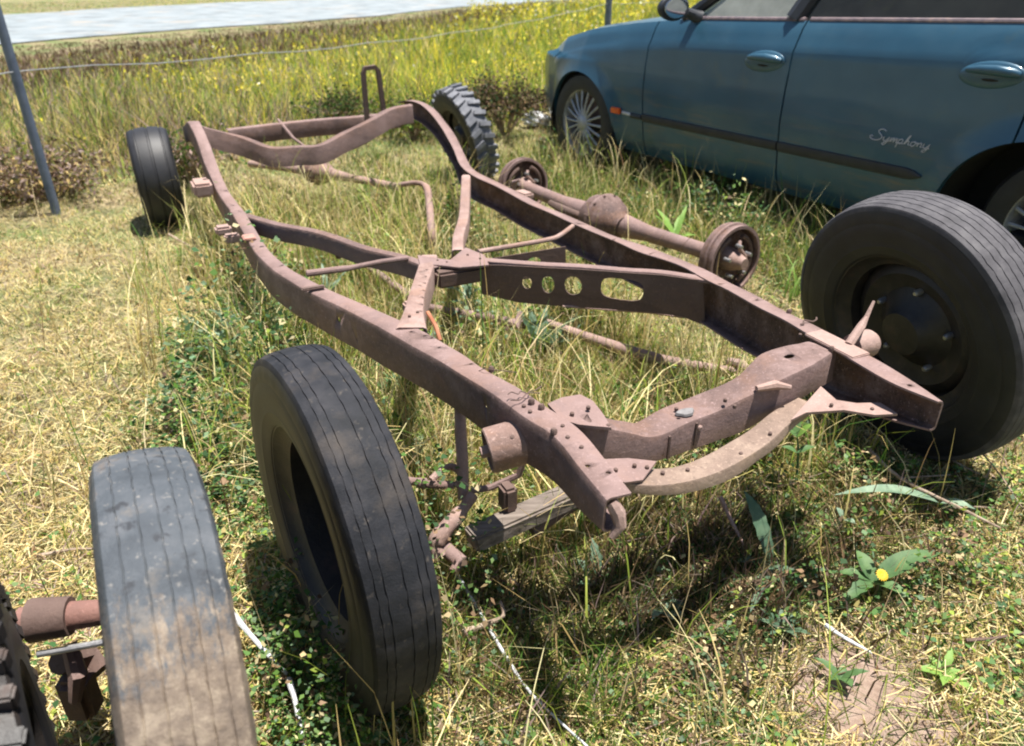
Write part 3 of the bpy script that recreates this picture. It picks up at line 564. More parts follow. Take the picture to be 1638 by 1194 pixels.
# ================================================================== TYRES
def tyre_axes(yaw, tilt):
    ax = Vector((math.cos(yaw) * math.cos(tilt), math.sin(yaw) * math.cos(tilt), math.sin(tilt)))
    u = Vector((-math.sin(yaw), math.cos(yaw), 0)); return ax, u
deep = False
def tyre(name, x, y, yaw, tilt, Rr, W, label, mtread='rubber', mside='rubber_dark', style='rib', wheel='disc', rim_f=.62, sink=.015, flat=0., seg=220, grooves=(-.28, -.1, .1, .28), z=None, zamp=.05):
    cz = Rr * math.cos(tilt) - sink if z is None else z
    ax, u = tyre_axes(yaw, tilt); v = ax.cross(u)
    cz += float(gz(x, y))
    th = empty(name, (x, y, cz)); mx = Matrix(((ax.x, u.x, v.x, 0), (ax.y, u.y, v.y, 0), (ax.z, u.z, v.z, 0), (0, 0, 0, 1)))
    th.rotation_mode = 'QUATERNION'; th.rotation_quaternion = mx.to_quaternion(); tag(th, label, 'tyre' if wheel is None else 'wheel')
    # local x = axle axis
    gw = .0055 if style == 'rib' else 0
    P = [(-.5, .99 - .045, 0)]
    prof = [(-.470, .940, 0), (-.455, .962, 0), (-.435, .975, 0)]
    gl = sorted(grooves)
    for g in gl:
        for dx, dr in ((-gw * 1.6, 0), (-gw * .8, -.009), (gw * .8, -.009), (gw * 1.6, 0)):
            xx = g + dx; prof.append((xx, 1 - .10 * abs(xx) ** 2 + dr, 1))
    prof += [(.435, .975, 0), (.455, .962, 0), (.470, .940, 0)]
    if style == 'plain': prof = [(-.50, .90, 0), (-.47, .93, 0), (-.42, .955, 0), (-.34, .975, 0), (-.325, .962, 0), (-.305, .962, 0), (-.29, .982, 0), (-.15, .995, 0), (-.035, 1, 0), (-.018, .978, 0), (.018, .978, 0), (.035, 1, 0), (.15, .995, 0), (.29, .982, 0), (.305, .962, 0), (.325, .962, 0), (.34, .975, 0), (.42, .955, 0), (.47, .93, 0), (.50, .90, 0)]
    rings = []
    for k in range(seg):
        a = 2 * math.pi * k / seg; zg = zamp * (abs((k % 4) - 2) - 1) * .5
        ring = []
        for xx, rr, wz in prof:
            rr2 = rr + (.006 if (wz == 1 and (k % 5) < 2 and rr < .992 - .10 * xx * xx) else 0)
            q = Rr * rr2 * (1 + .004 * math.sin(3 * a + 1) + .003 * math.sin(7 * a))
            if k % 6 == 0 and wz and style == 'rib': q -= .0012
            X = (xx + zg * wz * .55) * W
            ring.append(Vector((X, q * math.cos(a), q * math.sin(a))))
        rings.append(ring)
    tmb = MB(); n = len(prof); vs = [p for r_ in rings for p in r_]; fs = []
    for i in range(seg):
        i2 = (i + 1) % seg
        for j in range(n - 1): fs.append((i * n + j, i * n + j + 1, i2 * n + j + 1, i2 * n + j))
    tmb.add(vs, fs, True); o = tmb.build('tread', M[mtread], th, autos=30)
    for s in (-1, 1):
        sp = [(.470, .941), (.49, .915), (.5, .88), (.505, .86), (.502, .855), (.508, .85), (.515, .80), (.505, .74), (.49, .70), (.495, .69), (.485, .685), (.46, rim_f + .01), (.42, rim_f - .01), (.30, rim_f - .02), (.28, rim_f + .03)]
        smb = MB(); rs = []; S2 = 160
        for k in range(S2):
            a = 2 * math.pi * k / S2; r_ = []
            for h, rr in sp:
                lug = .006 if (.86 < rr < .93 and (k % 4) < 2) else 0
                r_.append(Vector((s * (h + lug) * W, Rr * rr * math.cos(a), Rr * rr * math.sin(a))))
            rs.append(r_)
        n2 = len(sp); vs = [p for r_ in rs for p in r_]; fs = []
        for i in range(S2):
            i2 = (i + 1) % S2
            for j in range(n2 - 1): fs.append((i * n2 + j, i * n2 + j + 1, i2 * n2 + j + 1, i2 * n2 + j))
        smb.add(vs, fs, True); smb.build('sidewall', M[mside], th, autos=40)
    if style == 'lug':
        lb = MB(); nl = 26 if mtread == 'rubber_pale' else 40
        for k in range(nl):
            for s in (-1, 1):
                a = 2 * math.pi * (k + (.5 if s > 0 else 0)) / nl
                rad = Vector((0, math.cos(a), math.sin(a))); tan = Vector((0, -math.sin(a), math.cos(a)))
                d = (Vector((1, 0, 0)) * s + tan * .35).normalized()
                lb.box(rad * (Rr * 1.0) + Vector((s * W * .26, 0, 0)), W * .52, Rr * 2.6 / nl, Rr * .085, X=d, Z=rad, bev=.003)
        lb.build('tread_lugs', M[mtread], th)
    if wheel:
        rf = Rr * rim_f; rb = MB()
        rb.lathe((0, 0, 0), (1, 0, 0), [(-.40 * W, rf * 1.05), (-.43 * W, rf * 1.02), (-.40 * W, rf * .97), (-.3 * W, rf * .94), (-.2 * W, rf * .84), (.2 * W, rf * .84), (.3 * W, rf * .94), (.40 * W, rf * .97), (.43 * W, rf * 1.02), (.40 * W, rf * 1.05)], 64)
        rb.build('rim', M['black_steel'], th)
        if wheel == 'disc':
            db = MB(); db.lathe((0, 0, 0), (-1, 0, 0), [(-.1 * W, rf * .86), (.02 * W, rf * .80), (.10 * W, rf * .70), (.02 * W, rf * .62), (-.04 * W, rf * .50), (.10 * W, rf * .36), (.22 * W, rf * .30), (.34 * W, rf * .26), (.36 * W, .0001)] if not deep else [(-.36 * W, rf * .86), (-.34 * W, rf * .7), (-.40 * W, rf * .5), (-.36 * W, rf * .3), (-.30 * W, .0001)], 64)
            dd = db.build('wheel_disc', M['black_steel'], th)
            for k in range(5):
                a = 2 * math.pi * k / 5 + .4
                MB().lathe(((.385 if deep else -.03) * W, rf * .5 * math.cos(a), rf * .5 * math.sin(a)), (-1, 0, 0), [(-.001 if deep else -.01, .0001), (-.001 if deep else -.01, .008), (.008, .009), (.014, .005), (.014, .0001)], 8).build('wheel_nut', M['chrome'], dd)
    return th
deep = True
t1 = tyre('tall_tyre', -.320, 1.125, .547, .003, .331, .123, 'tall worn black tyre leaning to the left of the front of the frame', grooves=(-.33, -.22, .02, .22, .33), sink=.044, zamp=.016)
deep = False
t2 = tyre('truck_wheel', 1.053, 1.870, .419, .214, .359, .140, 'big black wheel and tyre standing at the right end of the frame', mtread='rubber_grey', grooves=(-.36, -.22, -.08, .06, .2, .34), sink=0, zamp=.02)
t3 = tyre('small_tyre', -1.772, 3.91, .43, .03, .245, .185, 'small dark tyre standing left of the far end of the frame', style='plain', mtread='rubber_dark', mside='rubber_dark', rim_f=.6)
t4 = tyre('lugged_tyre', -.289, 4.90, .495, .28, .285, .135, 'grey tyre with chunky jagged tread leaning on the far right of the frame', style='lug', mtread='rubber_pale', grooves=(0,))
t5 = tyre('worn_tyre', -.463, .742, .488, -.107, .338, .130, 'faded blue-grey tyre caked with brown mud in the bottom left corner', mtread='rubber_mud', mside='rubber_mud', grooves=(-.3, -.13, .03, .18, .32), zamp=.014)
t6 = tyre('toothed_wheel', -.585, .57, .632, -.028, .30, .095, 'black wheel with jagged teeth cut by the left edge of the picture', style='lug', mtread='black_steel', grooves=(0,))
ha = thing('stub_axle', (-.62, .66, .0), 'red-brown axle housing with silver rod between the muddy tyre and the toothed wheel', 'axle')
p_, q_ = gp(75, 990, .30), gp(160, 980, .30)
sub(ha, MB().tube([p_ - (q_ - p_) * .5, p_ + (q_ - p_) * .3, q_ + (q_ - p_) * .5], [.022, .023, .018], 16), 'axle_housing', rust('red_brown_steel', (.12, .05, .042), (.05, .025, .022), (.22, .12, .10), (.16, .07, .045)))
sub(ha, MB().tube([p_ - (q_ - p_) * .3, p_ + (q_ - p_) * .45], [.034, .030], 14), 'collar', M['rust_dark'])
sub(ha, MB().tube(gps([(95, 1060, .2), (135, 1050, .16), (160, 1075, .14)]), [.02, .025, .02], 8), 'lower_arm', M['rust_dark'])
sub(ha, MB().box(gp(128, 1110, .12), .05, .05, .09, bev=.01), 'spring_block', M['rust_dark'])
sub(ha, MB().tube([gp(60, 1047, .26), gp(175, 1026, .26)], .0055, 10), 'silver_rod', M['chrome'])
sub(ha, MB().tube(gps([(110, 1030, .24), (125, 1080, .2), (120, 1120, .15)]), [.012, .015, .01], 8), 'bracket_arm', M['rust'])

# ================================================================== CAR
CU = Vector((.535, -.845, 0)).normalized()
cr = empty('parked_car', (.42, 5.17, -.01), math.atan2(CU.y, CU.x))
tag(cr, 'dark teal green car with multi-spoke wheels parked beyond the frame', 'car')
SW = 1.82   # body width; local x runs to the tail, local y away from us
FA, RA = 0.0, 2.77
def arch(s):
    z = .20
    for c, r in ((FA, .345), (RA, .375)):
        d = abs(s - c)
        if d < r: z = max(z, .27 + math.sqrt(max(0, r * r - d * d)))
    return z
belt_k = [(-.92, .44), (-.8, .55), (-.55, .69), (-.3, .785), (0, .85), (.4, .905), (.8, .945), (1.3, .965), (2.0, .995), (2.8, 1.03), (3.4, 1.03), (4.0, .98), (4.3, .85)]
def lerp(k, s):
    if s <= k[0][0]: return k[0][1]
    for (a, b), (c, d) in zip(k, k[1:]):
        if s <= c: t = (s - a) / (c - a); t = t * t * (3 - 2 * t) if False else t; return b + (d - b) * t
    return k[-1][1]
ins_k = [(-.92, .55), (-.85, .38), (-.7, .22), (-.5, .11), (-.3, .04), (0, .0), (.3, .0), (3.0, .0), (3.6, .04), (4.1, .16), (4.3, .4)]
def prof_y(s, z, bz):
    """inset of the side skin at height z; bz = belt height there."""
    k = [(.18, .085), (.24, .05), (.30, .03), (.42, .012), (.55, .0), (.68, .004), (bz - .125, .018), (bz - .105, .026), (bz - .095, .034), (bz - .03, .062), (bz, .085)]
    y = lerp(k, z)
    for c, r in ((FA, .345), (RA, .375)):   # flared arch lips
        d = math.hypot(s - c, z - .27)
        if z > .2 and d < r + .10: y -= .022 * max(0, 1 - abs(d - r) / .10) ** 1.5
    return y + lerp(ins_k, s)
def side(s0, s1, name, parent, mirror=False, zs=24, lo=None, thick=True):
    n = max(2, int((s1 - s0) / .018)); ss = np.linspace(s0, s1, n); vs = []; fs = []
    for s in ss:
        bz = lerp(belt_k, s); z0 = arch(s)
        for j in range(zs + 1):
            z = z0 + (bz - z0) * j / zs; y = prof_y(s, z, bz)
            vs.append((s, SW - y if mirror else y, z))
    m = zs + 1
    for i in range(n - 1):
        for j in range(zs): fs.append((i * m + j, i * m + j + 1, (i + 1) * m + j + 1, (i + 1) * m + j))
    # returned edge so the shut lines and the arch lip have depth
    b = len(vs)
    if thick:
        dy = -.03 if mirror else .03
        for i in range(n): x, y, z = vs[i * m]; vs.append((x, y + dy, z))
        for i in range(n - 1): fs.append((i * m, (i + 1) * m, b + i + 1, b + i))
        for e in (0, n - 1):
            c = len(vs)
            for j in range(m): x, y, z = vs[e * m + j]; vs.append((x, y + dy, z))
            for j in range(m - 1): fs.append((e * m + j, e * m + j + 1, c + j + 1, c + j))
    return MB().add(vs, fs, True).build(name, M['paint'], parent, autos=50)
g = .0045
body = empty('body_tmp'); bpy.data.objects.remove(body)
fw_ = side(-.92, .60 - g, 'front_wing', cr)
fd = side(.60 + g, 1.585 - g, 'front_door', cr)
rd = side(1.585 + g, 2.66 - g, 'rear_door', cr)
rq = side(2.66 + g, 4.3, 'rear_wing', cr)
side(-.92, 4.3, 'far_side', cr, mirror=True)
# hood, scuttle, boot lid and front skin
def top(s0, s1, crown, name, parent, m='paint', n=24, mcols=16, zoff=0, endfall=0):
    vs = []; fs = []
    for s in np.linspace(s0, s1, n):
        bz = lerp(belt_k, s); y0 = .085 + lerp(ins_k, s); y1 = SW - y0
        for j in range(mcols + 1):
            t = j / mcols; vs.append((s, y0 + (y1 - y0) * t, bz + crown * (1 - (2 * t - 1) ** 2) ** .7 + zoff))
    m_ = mcols + 1
    for i in range(n - 1):
        for j in range(mcols): fs.append((i * m_ + j, i * m_ + j + 1, (i + 1) * m_ + j + 1, (i + 1) * m_ + j))
    return MB().add(vs, fs, True).build(name, M[m], parent)
top(-.92, .82, .05, 'bonnet', cr); top(3.55, 4.3, .03, 'boot_lid', cr)
fr = MB(); fr.add([(-.92, .63, .2), (-.92, SW - .63, .2), (-.92, SW - .63, .44), (-.92, .63, .44)], [(0, 1, 2, 3)]); fr.add([(4.3, .48, .2), (4.3, SW - .48, .2), (4.3, SW - .48, .86), (4.3, .48, .86)], [(0, 1, 2, 3)]); fr.build('end_panels', M['paint'], cr)
bp = MB()
pts = [(lambda s: Vector((s, lerp(ins_k, s) + .0, .42)))(s) for s in (-.40, -.5, -.6, -.7, -.8, -.88)]
bp.tube([p + Vector((.03, .07, -.02)) for p in pts] + [Vector((-.90, .7, .40)), Vector((-.91, SW / 2, .40)), Vector((-.90, SW - .7, .40))], [.05, .06, .07, .08, .09, .09, .09, .09, .09], 16); bp.build('front_bumper', M['paint'], cr)
# dark floor, wheel wells and cabin tub
ub = MB()
ub.box((1.85, SW / 2, .24), 4.3, SW - .22, .06); ub.box((1.37, SW / 2, .5), 1.98, SW - .2, .5); ub.box((-.55, SW / 2, .45), .30, SW - .8, .25); ub.box((3.62, SW / 2, .5), .85, SW - .35, .5)
ub.box((0, SW / 2, .5), 1.2, 1.0, .4); ub.box((2.8, SW / 2, .5), 1.6, 1.0, .4)
for c, r in ((FA, .352), (RA, .382)):
    for y0, y1 in ((.035, .3), (SW - .3, SW - .035)):
        rings = [[(c + r * math.cos(a), y, .27 + r * math.sin(a)) for a in np.linspace(-.3, math.pi + .3, 24)] for y in (y0, y1)]
        vs = [Vector(p) for q in rings for p in q]; ub.add(vs, [(i, i + 1, 24 + i + 1, 24 + i) for i in range(23)])
        yi = y1 if y0 < 1 else y0
        ub.add([(c, yi, .27)] + [(c + r * math.cos(a), yi, .27 + r * math.sin(a)) for a in np.linspace(-.3, math.pi + .3, 24)], [(0, i, i + 1) for i in range(1, 24)])
ub.build('underbody', M['dark'], cr)
# cabin
roofz = 1.43
rf = MB(); vs = []; fs = []
for i, s in enumerate(np.linspace(1.35, 3.25, 12)):
    t = (s - 1.35) / 1.9; z = roofz - .05 * (2 * t - 1) ** 2
    for j in range(13):
        q = j / 12; vs.append((s, .30 + (SW - .6) * q, z + .03 * (1 - (2 * q - 1) ** 2)))
for i in range(11):
    for j in range(12): fs.append((i * 13 + j, i * 13 + j + 1, (i + 1) * 13 + j + 1, (i + 1) * 13 + j))
rf.add(vs, fs, True)
rf.build('roof', M['paint'], cr)
for mir in (False, True):
    Y = (lambda y: SW - y) if mir else (lambda y: y)
    pb = MB()
    for a, b, w in (((.78, .10, .945), (1.38, .30, 1.38), .03), ((1.50, .10, .975), (1.66, .29, 1.40), .045), ((2.62, .10, 1.02), (2.72, .29, 1.40), .02), ((3.55, .12, 1.02), (3.22, .30, 1.38), .06)):
        pb.tube([(a[0], Y(a[1]), a[2]), (b[0], Y(b[1]), b[2])], w, 8)
    pb.tube([(1.35, Y(.295), 1.385), (2.3, Y(.285), 1.43), (3.25, Y(.295), 1.385)], .03, 8)
    pb.build('window_pillars', M['trim'], cr)
    for nm, q, mt in (('front_window', [(.88, .105, .95), (1.48, .105, .97), (1.62, .285, 1.39), (1.40, .285, 1.37)], 'glass'), ('rear_window', [(1.55, .105, .975), (2.60, .105, 1.018), (2.70, .285, 1.40), (1.68, .285, 1.40)], 'glass_dark'), ('quarter_window', [(2.65, .11, 1.02), (3.45, .12, 1.025), (3.18, .285, 1.38), (2.74, .285, 1.40)], 'glass_dark')):
        pp = [Vector((x, Y(y), z)) for x, y, z in q]; nn = (pp[1] - pp[0]).cross(pp[3] - pp[0]).normalized() * .004
        MB().ring_sweep([pp, [p + nn for p in pp]], smooth=False).build(nm, M[mt], fd if (nm == 'front_window' and not mir) else rd if (nm == 'rear_window' and not mir) else cr)
    # window seal strips
    if not mir:
        for s0, s1, par in ((.80, 1.57, fd), (1.60, 2.64, rd), (2.68, 3.5, rq)):
            MB().tube([(s, .092, lerp(belt_k, s) + .004) for s in np.linspace(s0, s1, 8)], .011, 8).build('window_seal', M['seal'], par)
for nm, q in (('windscreen', [(.72, .18, .955), (.72, SW - .18, .955), (1.36, SW - .33, 1.40), (1.36, .33, 1.40)]), ('rear_screen', [(3.75, .2, 1.0), (3.75, SW - .2, 1.0), (3.24, SW - .33, 1.38), (3.24, .33, 1.38)])):
    pp = [Vector(p) for p in q]; nn = (pp[1] - pp[0]).cross(pp[3] - pp[0]).normalized() * .004
    MB().ring_sweep([pp, [p + nn for p in pp]], smooth=False).build(nm, M['glass'], cr)
st = MB()
for y in (.5, 1.32):
    st.box((1.65, y, .80), .12, .46, .30, X=(1, 0, .2), bev=.04); st.box((1.35, y, .78), .5, .46, .12, bev=.04)
    st.box((1.72, y, 1.22), .08, .24, .14, bev=.03)
st.box((2.75, SW / 2, .85), .14, 1.3, .4, bev=.05); st.build('seats', M['cloth'], cr)
# body side moulding, handles, mirror, indicator, script badge
def strip(s0, s1, z0, z1, h, par, m='trim', name='side_moulding', d=.012, tap=True):
    n = 24; rings = []
    for k in range(n):
        t = k / (n - 1); s = s0 + (s1 - s0) * t; z = z0 + (z1 - z0) * t; bz = lerp(belt_k, s); hh = h * (1 if not tap else min(1, (1 - t) * 14 + .15))
        ya = prof_y(s, z - hh, bz); yb = prof_y(s, z + hh, bz); ym = prof_y(s, z, bz)
        rings.append([Vector((s, ya + .004, z - hh)), Vector((s, ya - d * .6, z - hh * .8)), Vector((s, ym - d, z)), Vector((s, yb - d * .6, z + hh * .8)), Vector((s, yb + .004, z + hh))])
    return MB().ring_sweep(rings).build(name, M[m], par)
strip(.50, .60 - g, .418, .420, .016, fw_, tap=False); strip(.60 + g, 1.585 - g, .420, .428, .024, fd, tap=False); strip(1.585 + g, 2.33, .428, .435, .026, rd)
strip(.42, .50, .424, .422, .010, fw_, 'badge', 'wing_badge', .006, False)
MB().box((.37, prof_y(.37, .428, .9) - .004, .430), .085, .02, .034, bev=.006).build('side_indicator', M['orange'], fw_)
def handle(s, z, par):
    y = prof_y(s, z, lerp(belt_k, s)); rings = []
    for k in range(13):   # bowl around the lever
        a = k / 12
    mb = MB(); bm = bmesh.new(); bmesh.ops.create_uvsphere(bm, u_segments=28, v_segments=14, radius=1)
    bm.verts.index_update()
    mb.add([(s + v.co.x * .125, y + .004 + v.co.y * .022, z + v.co.z * .050 + .008 * v.co.x) for v in bm.verts], [[v.index for v in f.verts] for f in bm.faces], True)
    h = mb.build('handle', M['paint'], par)
    mb = MB().tube([(s - .085, y - .016, z + .014), (s - .03, y - .030, z + .020), (s + .03, y - .034, z + .022), (s + .085, y - .026, z + .018), (s + .105, y - .010, z + .012)], [.011, .016, .019, .018, .012], 12)
    mb.build('lever', M['paint'], h)
    mb = MB(); mb.add([(s + v.co.x * .052, y - .0115 + v.co.y * .006, z - .012 + v.co.z * .013) for v in bm.verts], [[v.index for v in f.verts] for f in bm.faces], True); mb.build('finger_recess', M['dark'], h); bm.free()
handle(1.43, .795, fd); handle(2.50, .842, rd)
mm = empty('wing_mirror', (.84, .06, 1.0)); bpy.data.objects.remove(mm)
mb = MB(); bm = bmesh.new(); bmesh.ops.create_uvsphere(bm, u_segments=28, v_segments=16, radius=1); bm.verts.index_update()
MV = [(.86 + (.045 if v.co.x > 0 else .075) * v.co.x * (1 if v.co.x < 0 else .3), -.055 + v.co.y * .10, 1.005 + v.co.z * .062) for v in bm.verts]
mir = MB().add(MV, [[v.index for v in f.verts] for f in bm.faces], True).build('wing_mirror', M['trim'], fd)
MB().add([(.877 + .004 * v.co.x, -.055 + v.co.y * .082, 1.005 + v.co.z * .048) for v in bm.verts], [[v.index for v in f.verts] for f in bm.faces], True).build('mirror_glass', M['mirror'], mir); bm.free()
MB().tube([(.87, .02, .985), (.88, .07, .965), (.90, .10, .955)], [.022, .03, .035], 10).build('mirror_arm', M['trim'], mir)
# chrome-look script on the rear door, letter by letter as one-line handwriting
L_ = {'S': [[(.9, .88), (.62, 1.0), (.36, .86), (.45, .66), (.72, .46), (.78, .22), (.5, .02), (.12, .04), (-.1, .2), (-.02, .34), (.1, .26)]],
      'y': [[(0, .42), (.04, .14), (.2, .08), (.36, .3), (.4, .44)], [(.4, .44), (.36, .0), (.22, -.26), (.06, -.2), (.3, .02), (.5, .12)]],
      'm': [[(0, .1), (.06, .42), (.08, .1), (.2, .4), (.28, .4), (.3, .1), (.42, .4), (.5, .4), (.52, .12), (.62, .1)]],
      'p': [[(0, .42), (-.04, -.28)], [(0, .36), (.18, .46), (.3, .3), (.18, .08), (.02, .12), (.4, .1)]],
      'h': [[(0, .1), (.12, .7), (.2, .86), (.16, .6), (.04, .1), (.16, .38), (.28, .38), (.3, .12), (.42, .1)]],
      'o': [[(.2, .42), (.04, .34), (.04, .12), (.2, .06), (.34, .2), (.3, .4), (.2, .42), (.44, .34)]],
      'n': [[(0, .4), (.04, .1), (.06, .3), (.2, .42), (.28, .34), (.28, .12), (.4, .1)]]}
tx = MB(); x = 0; sc = .062; base = .545
for ch, adv in zip('Symphony', (.95, .52, .66, .46, .46, .48, .44, .5)):
    for stl in L_[ch]:
        pts = []
        for a, b in spline([(p[0], p[1]) for p in stl], 4):
            s = 2.075 + (x + a + b * .25) * sc * 0.96; z = base + b * sc * .78; pts.append(Vector((s, prof_y(s, z, lerp(belt_k, s)) - .0028, z)))
        tx.tube(pts, .0021, 6)
    x += adv
tx.build('script_badge', M['badge'], rd)
# wheels of the car
def car_wheel(s, yc, outward):
    w = empty('wheel', (s, yc, .30)); w.parent = cr
    P = [(-.10, .20), (-.108, .24), (-.10, .285), (-.08, .303), (.08, .303), (.10, .285), (.108, .24), (.10, .20)]
    MB().lathe((0, 0, 0), (0, outward, 0), P, 56).build('tyre', M['rubber_dark'], w)
    rim = MB().lathe((0, 0, 0), (0, outward, 0), [(-.09, .19), (.05, .185), (.095, .198), (.102, .21), (.098, .214)], 56).build('rim', M['alloy'], w)
    sp = MB()
    for k in range(18):
        a = 2 * math.pi * k / 18; d = Vector((math.cos(a), 0, math.sin(a))); o = Vector((0, outward, 0))
        sp.tube([d * .035 + o * .085, d * .11 + o * .088, d * .192 + o * .075], [.010, .0065, .009], 6)
    sp.lathe((0, 0, 0), (0, outward, 0), [(.06, .0001), (.06, .045), (.095, .045), (.105, .03), (.105, .0001)], 20)
    sp.build('spokes', M['alloy'], rim)
    MB().lathe((0, 0, 0), (0, outward, 0), [(-.02, .0001), (-.02, .16), (0, .16), (0, .0001)], 28).build('brake_disc', M['rust_dark'], w)
    return w
car_wheel(FA, .13, -1); car_wheel(RA + .08, .21, -1); car_wheel(FA, SW - .13, 1); car_wheel(RA, SW - .13, 1)
MB().box((.335, .06, .20), .02, .16, .16, bev=.004).build('mud_flap', M['trim'], cr)

# ================================================================== FENCE
fe = empty('wire_fence', (-2.47, 4.16, 0)); tag(fe, 'sagging wire fence on thin blue-grey steel posts along the road', 'fence')
FD = Vector((.5, .866, 0)); F0 = Vector((-2.47, 4.16, 0))
def fsub(mb, name, m): return rel(fe, mb.build(name, m, None))
def fpost(p, r=.034, h=1.7, lean=(0, 0)):
    q = p + Vector((lean[0], lean[1], h))
    return fsub(MB().tube([p - Vector((0, 0, .1)), (p + q) / 2, q, q + Vector((0, 0, .012))], [r, r, r, r * .6], 14), 'post', M['post'])
P2 = Vector((1.30, 11.6, 0)); posts = [F0 - FD * 4.3, F0, F0 + (P2 - F0) * .5, P2, P2 + FD * 4.3]
fpost(F0, .024, 1.75, (-.04, 0)); fpost(P2, .045, 1.7)
fpost(posts[0], .034); fpost(P2 + FD * 4.3, .045); 
for hz in (.72, 1.32):
    pts = []
    for a, b in ((posts[0], F0), (F0, P2), (P2, posts[4])):
        L = (b - a).length
        for k in range(20):
            t = k / 20; pts.append(a + (b - a) * t + Vector((0, 0, hz - .10 * (1 - (2 * t - 1) ** 2) * (L / 8) + .008 * math.sin(t * 40))))
    fsub(MB().tube(pts, .0032, 5), 'wire', M['wire'])

# ================================================================== GRASS AND WEEDS
def flong(x, y): return (x - .357) * AXL.x + (y - 1.337) * AXL.y
def flat_(x, y): return (x - .357) * AXR.x + (y - 1.337) * AXR.y
def vnoise(x, y, s, seed=0):
    x = x * s + seed * 7.13; y = y * s + seed * 3.71
    xi = np.floor(x).astype(np.int64); yi = np.floor(y).astype(np.int64); xf = x - xi; yf = y - yi
    def h(a, b):
        n = (a * 374761393 + b * 668265263 + seed * 1442695) & 0x7fffffff; n = ((n ^ (n >> 13)) * 1274126177) & 0x7fffffff; return ((n ^ (n >> 16)) & 0xffff) / 65535.
    u = xf * xf * (3 - 2 * xf); v = yf * yf * (3 - 2 * yf)
    return (h(xi, yi) * (1 - u) + h(xi + 1, yi) * u) * (1 - v) + (h(xi, yi + 1) * (1 - u) + h(xi + 1, yi + 1) * u) * v
def fbm(x, y, s, seed=0): return .5 * vnoise(x, y, s, seed) + .3 * vnoise(x, y, s * 2.3, seed + 1) + .2 * vnoise(x, y, s * 5.1, seed + 2)
BX = np.array([-30, -6, -2.9, -1.3, -.2, .9, 1.6, 40]); BY = np.array([1.5, 3.2, 4.25, 6.2, 6.15, 8.6, 10.5, 70])
def tallb(x, y): return y - np.interp(x, BX, BY)          # > 0 inside the tall field
def roadd(x, y): return -((x + 8.3) * RN.x + (y - 13.6) * RN.y)  # metres before the road
def carloc(x, y):
    dx = x - .42; dy = y - 5.17; return dx * CU.x + dy * CU.y, dx * -CU.y + dy * CU.x
CUT = []
for t in (t1, t2, t3, t4, t5): CUT.append((t.location.x, t.location.y))
def mesh_np(name, v, faces_flat, starts, totals, colr, m):
    me = bpy.data.meshes.new(name); me.vertices.add(len(v)); me.vertices.foreach_set('co', v.astype(np.float32).ravel())
    me.loops.add(len(faces_flat)); me.loops.foreach_set('vertex_index', faces_flat.astype(np.int32))
    me.polygons.add(len(starts)); me.polygons.foreach_set('loop_start', starts.astype(np.int32)); me.polygons.foreach_set('loop_total', totals.astype(np.int32))
    me.update(calc_edges=True)
    a = me.color_attributes.new('Col', 'FLOAT_COLOR', 'POINT'); c4 = np.ones((len(v), 4), np.float32); c4[:, :3] = colr; a.data.foreach_set('color', c4.ravel())
    me.materials.append(m); o = bpy.data.objects.new(name, me); col.objects.link(o); return o
def blades(name, x, y, h, w, lean, colr, m, z0=None):
    n = len(x); az = rng.uniform(0, 2 * np.pi, n); fa_ = rng.uniform(0, 2 * np.pi, n)
    z = gz(x, y) - .004 if z0 is None else z0
    dx = np.cos(az); dy = np.sin(az); sx = np.cos(fa_) * w / 2; sy = np.sin(fa_) * w / 2
    lx = lean * h; c = np.sqrt(np.clip(1 - lean ** 2, .02, 1))
    V = np.zeros((n, 5, 3))
    V[:, 0] = np.stack([x - sx, y - sy, z], 1); V[:, 1] = np.stack([x + sx, y + sy, z], 1)
    mx_ = x + dx * lx * .32; my_ = y + dy * lx * .32; mz = z + h * c * .6
    V[:, 2] = np.stack([mx_ + sx * .8, my_ + sy * .8, mz], 1); V[:, 3] = np.stack([mx_ - sx * .8, my_ - sy * .8, mz], 1)
    V[:, 4] = np.stack([x + dx * lx, y + dy * lx, z + h * c], 1)
    b = (np.arange(n) * 5)[:, None]; F = np.concatenate([b + np.array([[0, 1, 2, 3]]), b + np.array([[3, 2, 4]])], 1).ravel()
    st = (np.arange(n) * 7)[:, None] + np.array([[0, 4]]); tot = np.tile([4, 3], n)
    C = np.repeat(colr, 5, 0)
    return mesh_np(name, V.reshape(-1, 3), F, st.ravel(), tot, C, m)
def scatter(n, r0, r1, p=1.3, half=R(50)):
    """polar scatter in front of the standpoint, thinning with distance."""
    u = rng.uniform(0, 1, n); q = 2 - p
    r = (r0 ** q + u * (r1 ** q - r0 ** q)) ** (1 / q); a = rng.uniform(-half, half, n)
    return r * np.sin(a), r * np.cos(a)
STRAW = np.array([.59, .46, .18]); STRAW2 = np.array([.76, .65, .35]); TAN = np.array([.36, .24, .13]); GREEN = np.array([.10, .21, .03]); LIME = np.array([.30, .38, .06]); OLIVE = np.array([.17, .18, .05]); BROWN = np.array([.16, .10, .06]); PINK = np.array([.38, .28, .24]); DKG = np.array([.05, .11, .03]); YEL = np.array([.80, .68, .06])
STRAW, STRAW2, TAN, GREEN, LIME, OLIVE, BROWN, PINK, DKG = [a_ * k_ for a_, k_ in zip((STRAW, STRAW2, TAN, GREEN, LIME, OLIVE, BROWN, PINK, DKG), (.96, 1.0, .78, .72, .9, .7, .68, .9, .6))]
def pick(n, pal, wts):
    wts = wts / wts.sum(1, keepdims=True); cu = np.cumsum(wts, 1); k = (rng.uniform(0, 1, (n, 1)) > cu).sum(1).clip(0, len(pal) - 1)
    c = np.array(pal)[k]; return c * rng.uniform(.7, 1.25, (n, 1)) * rng.uniform(.93, 1.07, (n, 3))
